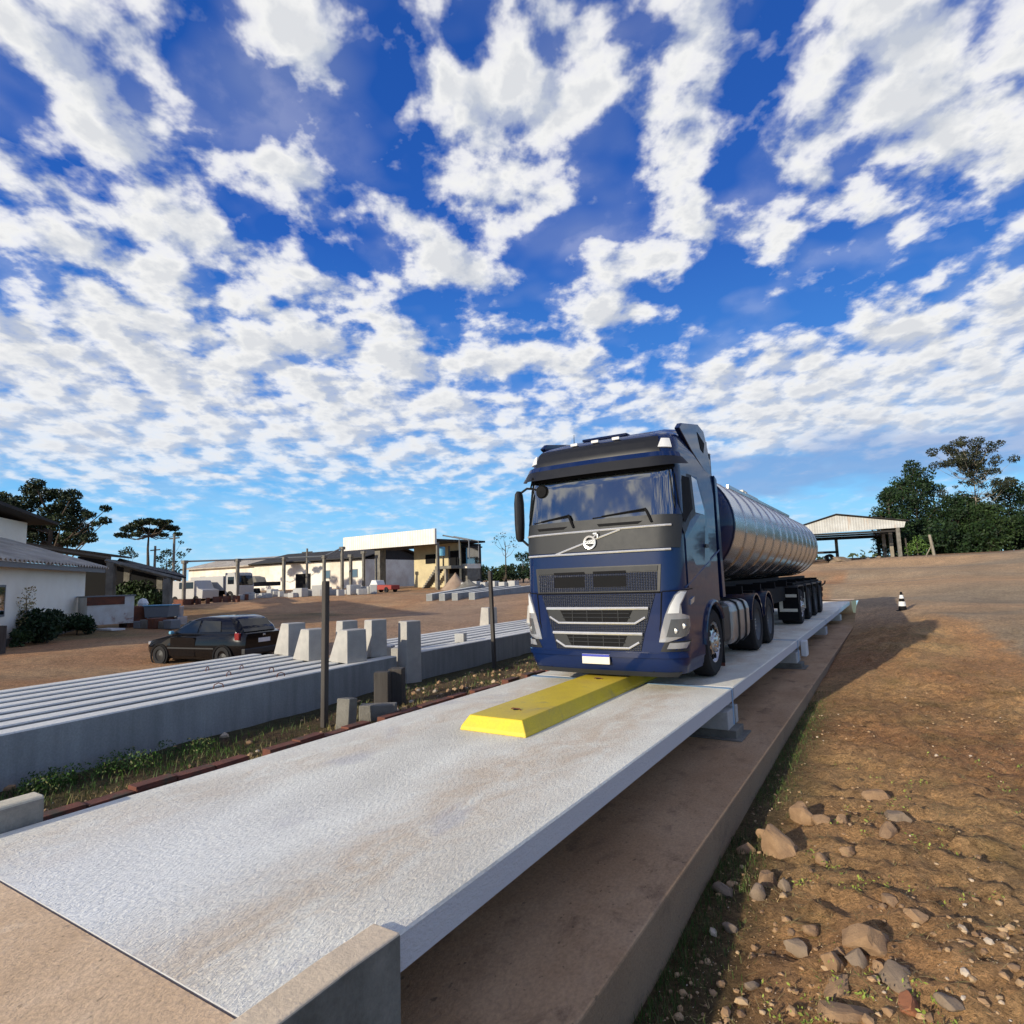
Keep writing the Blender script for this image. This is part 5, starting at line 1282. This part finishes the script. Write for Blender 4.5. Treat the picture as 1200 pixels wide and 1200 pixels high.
for k, (px, py, w_, h_, m_, lab) in enumerate(ST):
    p = ground_at(px, py); d = (p-CAM).length; s = d/FPX*.60
    sx, sz = w_*s*.95, h_*s*.85
    rock((p.x, p.y, p.z+detail(p.x, p.y)*.8+sz*.12), sx, (sx+sz)/2*.9, min(sz, sx*1.25), random.Random(k).uniform(0, 3), k+1, m_, lab, group='loose stones on the dirt by the slab')
# ground litter -------------------------------------------------------------
def zt(x, y): return gz(x, y)+detail(x, y)
rng = random.Random(101)
gv_ = MB(); ICO = None
bm = bmesh.new(); bmesh.ops.create_icosphere(bm, subdivisions=1, radius=1); IV = [v.co.copy() for v in bm.verts]; IF = [tuple(v.index for v in f.verts) for f in bm.faces]; bm.free()
for i in range(10000):
    y = 2.7+11*rng.random()**1.6; x = rng.uniform(-1.5, min(2.3, .3+.2*y))
    dn = noise.fractal(Vector((x*.9, y*.9, 4)), 1, 2, 3)
    if rng.random() > .6+1.0*dn-.25*smooth(4.5, 8, y): continue
    s = .0035+.022*rng.random()**7*(1.4 if y < 5.5 else .8); z = zt(x, y)
    T = Matrix.Rotation(rng.uniform(0, 6), 3, 'Z') @ Matrix.Rotation(rng.uniform(-.5, .5), 3, 'X')
    s *= .62 if y < 3.8 else 1.
    gv_.add([Vector((x, y, z+s*.3))+T @ Vector((v.x*s*1.3, v.y*s, v.z*s*.75))*(1+.25*rng.uniform(-1, 1)) for v in IV], IF)
m, nt, b = newmat('pebbles'); ge = nt.nodes.new('ShaderNodeNewGeometry')
nt.links.new(ramp(nt, ge.outputs['Random Per Island'], [(0, (.2, .12, .065)), (.5, (.40, .25, .13)), (.85, (.46, .32, .18)), (1., (.56, .48, .38))]), b.inputs['Base Color']); b.inputs['Roughness'].default_value = .9; M['pebble'] = m
for i in range(1500):
    y = 2.4+12*rng.random(); x = rng.uniform(-6.6, -5.66) if rng.random() < .7 else rng.uniform(-7.6, -6.6)
    if rng.random() > .25+.6*smooth(5, 9, y): continue
    s = .006+.05*rng.random()**4; z = zt(x, y); T = Matrix.Rotation(rng.uniform(0, 6), 3, 'Z')
    gv_.add([Vector((x, y, z+s*.25))+T @ Vector((v.x*s*1.3, v.y*s, v.z*s*.75))*(1+.25*rng.uniform(-1, 1)) for v in IV], IF)
tag(gv_.build('gravel', 'pebble'), 'loose small gravel scattered over the dirt beside the slab', 'gravel', kind='stuff')
def blades(name, n, sampler, h0, h1, wdt, m, label, lean=.5):
    mb = MB()
    for i in range(n):
        q = sampler()
        if q is None: continue
        x, y = q; z = zt(x, y)-.004; a = rng.uniform(0, 6.28); h = rng.uniform(h0, h1); l = rng.uniform(.2, 1)*lean*h
        dx, dy = math.cos(a), math.sin(a); px_, py_ = -dy*wdt, dx*wdt
        zz = h if lean < 1.5 else h*.25
        o = len(mb.v)
        mb.v += [(x-px_, y-py_, z), (x+px_, y+py_, z), (x+dx*l*.4+px_*.7, y+dy*l*.4+py_*.7, z+zz*.6), (x+dx*l*.4-px_*.7, y+dy*l*.4-py_*.7, z+zz*.6), (x+dx*l, y+dy*l, z+zz)]
        mb.f += [(o, o+1, o+2, o+3), (o+3, o+2, o+4)]
    return tag(mb.build(name, m), label, 'grass', kind='stuff')
def s_foot():
    y = 2.6+11*rng.random()**1.5; x = -1.53+abs(rng.gauss(0, .17))
    if noise.noise(Vector((y*.8, 3, 0)))+.25 < rng.uniform(-.3, .5): return None
    return x, y
blades('grass', 9000, s_foot, .02, .07, .0022, 'grass', 'short green grass at the foot of the slab edge', .7)
def s_dry():
    y = 2.8+16*rng.random()**1.6; x = rng.uniform(-1.45, min(3.2, .5+.22*y))
    if noise.fractal(Vector((x*.8, y*.8, 7)), 1, 2, 3) < rng.uniform(-.5, .35): return None
    return x, y
blades('dry_grass', 26000, s_dry, .02, .085, .0028, 'drygrass', 'flattened straw coloured dry grass on the dirt', 2.2)
def s_weedzone():
    y = 2.8+7*rng.random()**1.5; x = rng.uniform(-.9, .45*y-.6)
    if noise.fractal(Vector((x*1.3, y*1.3, 17)), 1, 2, 2) < .12: return None
    return x, y
wm = MB()
for i in range(900):
    q = s_weedzone()
    if q is None: continue
    x, y = q; z = zt(x, y)
    for k in range(rng.randint(3, 8)): 
        leaf_cluster(wm, (x+rng.gauss(0, .02), y+rng.gauss(0, .02), z+rng.uniform(.01, .06)), .02, 1, .014, rng, 1, 0)
tag(wm.build('weeds', 'weed'), 'tiny yellow green weed seedlings among the stones', 'weeds', kind='stuff')
def s_verge():
    y = 1.0+12*rng.random()**1.2; x = rng.uniform(-7.3, -5.95)-.02*y
    if y > 4.6 and rng.random() < .72: return None
    if noise.noise(Vector((x*1.5, y*1.1, 5)))+(.25 if x < -6.5 else -.25) < rng.uniform(-.4, .3): return None
    return x, y
blades('grass', 9000, s_verge, .03, .11, .004, 'grass', 'rank green grass on the verge under the nearest beam', .8)
def s_verge2():
    y = 1.6+13*rng.random(); x = rng.uniform(-6.5, -5.66)
    return (x, y) if noise.noise(Vector((x*2, y*1.1, 9))) > rng.uniform(-.6, .4) else None
blades('dry_grass', 7000, s_verge2, .02, .09, .003, 'drygrass', 'brownish dead grass between the red bricks and the deck', 1.2)
vg = MB()
for k in range(46):
    y = rng.uniform(.8, 4.4); x = -6.95-.05*y+rng.gauss(0, .12)
    if noise.noise(Vector((y*1.2, 1, 1))) < -.15: continue
    leaf_cluster(vg, (x, y, zt(x, y)+.08), (.15, .15, .10), 90, .017, rng, 1, 0)
tag(vg.build('ground_cover', 'grass'), 'low green leafy weeds against the foot of the nearest beam', 'weeds', kind='stuff')

# ------------------------------------------------------------------ light
SAZ = Vector((.256, .967)).normalized(); SEL = math.radians(16.5)
tv = Vector((SAZ.x*math.cos(SEL), SAZ.y*math.cos(SEL), -math.sin(SEL)))
sl_ = bpy.data.lights.new('sun', 'SUN'); sl_.energy = 5.0; sl_.angle = math.radians(.55); sl_.color = (1., .90, .73)
so = bpy.data.objects.new('sun', sl_); col.objects.link(so); so.rotation_euler = tv.to_track_quat('-Z', 'Y').to_euler(); so.location = (0, 0, 30)

w = bpy.data.worlds.new('World'); sc.world = w; w.use_nodes = True; nt = w.node_tree
bg = nt.nodes['Background']; bg.inputs['Strength'].default_value = .118
sky = nt.nodes.new('ShaderNodeTexSky'); sky.sky_type = 'NISHITA'; sky.sun_disc = False
sky.sun_elevation = SEL; sky.sun_rotation = math.atan2(-SAZ.x, -SAZ.y) % (2*PI); sky.air_density = 1.; sky.dust_density = .6; sky.ozone_density = 2.5
tcw = nt.nodes.new('ShaderNodeTexCoord'); D = tcw.outputs['Generated']
sx = nt.nodes.new('ShaderNodeSeparateXYZ'); nt.links.new(D, sx.inputs[0])
zc = math_(nt, 'MAXIMUM', sx.outputs[2], 0.)
KZ = .19
den = math_(nt, 'ADD', zc, KZ)
pu = math_(nt, 'DIVIDE', sx.outputs[0], den); pv = math_(nt, 'DIVIDE', sx.outputs[1], den)
cmb = nt.nodes.new('ShaderNodeCombineXYZ'); nt.links.new(pu, cmb.inputs[0]); nt.links.new(pv, cmb.inputs[1]); P = cmb.outputs[0]
def plane(px, py):
    d = ray(px, py).normalized(); return Vector((d.x/(d.z+KZ), d.y/(d.z+KZ), 0))
r_ = ray(560, 660); az = math.atan2(r_.y, r_.x)   # cloud streets converge on this bearing
# wisps: domain warp gives ragged soft edges
wn_ = N(nt, 'ShaderNodeTexNoise', Scale=3.2, Detail=3., Roughness=.5); nt.links.new(P, wn_.inputs['Vector'])
wv = nt.nodes.new('ShaderNodeVectorMath'); wv.operation = 'MULTIPLY_ADD'; nt.links.new(wn_.outputs['Color'], wv.inputs[0]); wv.inputs[1].default_value = (.055, .055, 0); nt.links.new(P, wv.inputs[2])
PW = wv.outputs[0]
def cloud(Pv):
    mp1 = nt.nodes.new('ShaderNodeMapping'); mp1.inputs['Rotation'].default_value = (0, 0, -az); nt.links.new(Pv, mp1.inputs[0])
    mp2 = nt.nodes.new('ShaderNodeMapping'); mp2.inputs['Scale'].default_value = (1., 1.05, 1); mp2.inputs['Location'].default_value = (2.5, 7.1, 0); nt.links.new(mp1.outputs[0], mp2.inputs[0])
    puffs = noise_(nt, mp2.outputs[0], 7.2, 5, .54, 0)
    big = noise_(nt, Pv, 1.5, 2, .5, 0)
    return math_(nt, 'ADD', math_(nt, 'MULTIPLY', puffs, 1.55), math_(nt, 'MULTIPLY', big, .05))
s0 = cloud(PW)
ofs = nt.nodes.new('ShaderNodeVectorMath'); ofs.operation = 'ADD'; ofs.inputs[1].default_value = (-SAZ.x*.07, -SAZ.y*.07, 0); nt.links.new(PW, ofs.inputs[0])
s1 = cloud(ofs.outputs[0])
# broad arrangement of cloud groups (+) and clear gaps (-) over the yard, as bearings on the cloud layer
GR = [(120, 110, 85, 1), (215, 225, 65, 1), (35, 205, 50, .8), (345, 15, 60, .8), (375, 110, 50, .9), (350, 200, 35, .5), (150, 300, 80, .8), (250, 360, 90, .8), (60, 420, 110, .8), (380, 400, 100, .6),
      (560, 235, 95, 1.1), (545, 120, 50, .7), (670, 60, 75, 1), (610, 110, 60, .8), (520, 325, 35, .8), (820, 60, 75, 1), (795, 170, 55, 1), (765, 280, 50, 1), (725, 370, 35, 1), (1010, 70, 110, .9), (950, 215, 55, 1), (880, 285, 40, .9),
      (1110, 150, 110, .9), (1170, 40, 90, .6), (1060, 260, 60, .6), (1130, 390, 70, 1), (980, 440, 90, 1), (850, 470, 60, .8), (1180, 470, 60, .8), (900, 505, 70, 1), (1060, 490, 80, 1), (1180, 505, 70, .9), (300, 460, 160, .7), (520, 500, 110, .6), (100, 520, 110, .7), (620, 420, 60, .4),
      (240, 70, 38, -1.3), (290, 150, 35, -1), (450, 60, 50, -1.4), (440, 190, 50, -1.4), (415, 290, 40, -.8), (310, 260, 35, -1.2), (20, 90, 50, -1.2), (120, 215, 30, -.9), (700, 190, 45, -1.4), (645, 290, 40, -1.2), (755, 30, 25, -1.1), (890, 130, 42, -1.4), (860, 200, 30, -1.),
      (830, 340, 50, -1.4), (900, 370, 60, -1.1), (1010, 320, 50, -1.1), (1120, 285, 40, -1.), (780, 420, 40, -.8), (30, 320, 45, -.8), (600, 370, 45, -.7), (1000, 540, 110, -.6), (950, 180, 20, -.6), (470, 370, 40, -.6)]
acc = None
for gx, gy, gr_, ga in GR:
    c0 = plane(gx, gy); c1 = plane(gx+gr_, gy); c2 = plane(gx, gy-gr_); rr = ((c1-c0).length+(c2-c0).length)/2*1.35
    dn = nt.nodes.new('ShaderNodeVectorMath'); dn.operation = 'DISTANCE'; nt.links.new(PW, dn.inputs[0]); dn.inputs[1].default_value = c0+Vector((.027, .027, 0))
    mr = nt.nodes.new('ShaderNodeMapRange'); mr.interpolation_type = 'SMOOTHERSTEP'; nt.links.new(dn.outputs['Value'], mr.inputs[0])
    mr.inputs[1].default_value = 0; mr.inputs[2].default_value = rr*1.35; mr.inputs[3].default_value = ga*.15; mr.inputs[4].default_value = 0
    acc = mr.outputs[0] if acc is None else math_(nt, 'ADD', acc, mr.outputs[0])
acc = math_(nt, 'MAXIMUM', math_(nt, 'MINIMUM', acc, .165), -.24)
cov = ramp(nt, zc, [(0., .30), (.12, .36), (.19, .80), (.33, .78), (.5, .5)])
low = math_(nt, 'MULTIPLY', math_(nt, 'SUBTRACT', cov, .5), .16)
kc = ramp(nt, zc, [(.05, .42), (.20, .52), (.40, 1.)])
sk = math_(nt, 'ADD', .80, math_(nt, 'MULTIPLY', math_(nt, 'SUBTRACT', s0, .80), kc))
tot = math_(nt, 'ADD', math_(nt, 'ADD', sk, acc), low)
dens = ramp(nt, math_(nt, 'SUBTRACT', tot, .5), [(.235, 0.), (.32, .20), (.42, .72), (.55, 1.)])
dens = math_(nt, 'MAXIMUM', dens, ramp(nt, wn_.outputs[0], [(.48, 0.), (.66, .20)]))
thick = ramp(nt, math_(nt, 'SUBTRACT', tot, .5), [(.46, 0.), (.66, 1.)])
shade = math_(nt, 'ADD', .60, math_(nt, 'MULTIPLY', math_(nt, 'SUBTRACT', s0, s1), 4.2), cl=True)
lit = mixc(nt, shade, (4.7, 5.1, 5.9), (8.75, 8.65, 8.4))
lit = mixc(nt, math_(nt, 'MULTIPLY', thick, .62), lit, (4.6, 4.9, 5.5))
# far bank low over the horizon is duller and bluer
lit = mixc(nt, ramp(nt, zc, [(.04, .6), (.32, 0.)]), lit, (5.4, 6.0, 7.2))
grad = nt.nodes.new('ShaderNodeValToRGB'); cr = grad.color_ramp
for _ in range(3): cr.elements.new(.5)
for e, (p_, c_) in zip(cr.elements, ((0., (3.6, 6.8, 9.0)), (.12, (1.7, 5.2, 9.0)), (.28, (.36, 2.1, 6.6)), (.5, (.09, .95, 4.6)), (.95, (.03, .42, 2.5)))): e.position = p_; e.color = (*c_, 1)
nt.links.new(zc, grad.inputs[0])
skyc = mixc(nt, .85, sky.outputs[0], grad.outputs[0])
hz = ramp(nt, zc, [(0., .35), (.06, .65), (.12, 1.)])
fin = mixc(nt, math_(nt, 'MULTIPLY', dens, hz), skyc, lit)
# grey-blue bank lying low beyond the tanker
ra = ray(1080, 560).normalized(); an = nt.nodes.new('ShaderNodeVectorMath'); an.operation = 'DOT_PRODUCT'; nt.links.new(D, an.inputs[0]); an.inputs[1].default_value = ra
zw = math_(nt, 'ADD', zc, math_(nt, 'MULTIPLY', math_(nt, 'SUBTRACT', wn_.outputs[0], .5), .10))
bank = math_(nt, 'MULTIPLY', ramp(nt, an.outputs['Value'], [(.86, 0.), (.95, 1.)]), ramp(nt, zw, [(.105, 0.), (.135, .85), (.165, .9), (.20, 0.)]))
fin = mixc(nt, math_(nt, 'MULTIPLY', bank, .8), fin, (1.9, 3.2, 5.9))
nt.links.new(fin, bg.inputs['Color'])

sc.view_settings.view_transform = 'Standard'; sc.view_settings.look = 'None'; sc.view_settings.exposure = 0; sc.view_settings.gamma = 1
w.cycles.sampling_method = 'MANUAL'; w.cycles.sample_map_resolution = 256
sc.cycles.max_bounces = 5; sc.cycles.adaptive_threshold = .02; sc.cycles.use_denoising = True
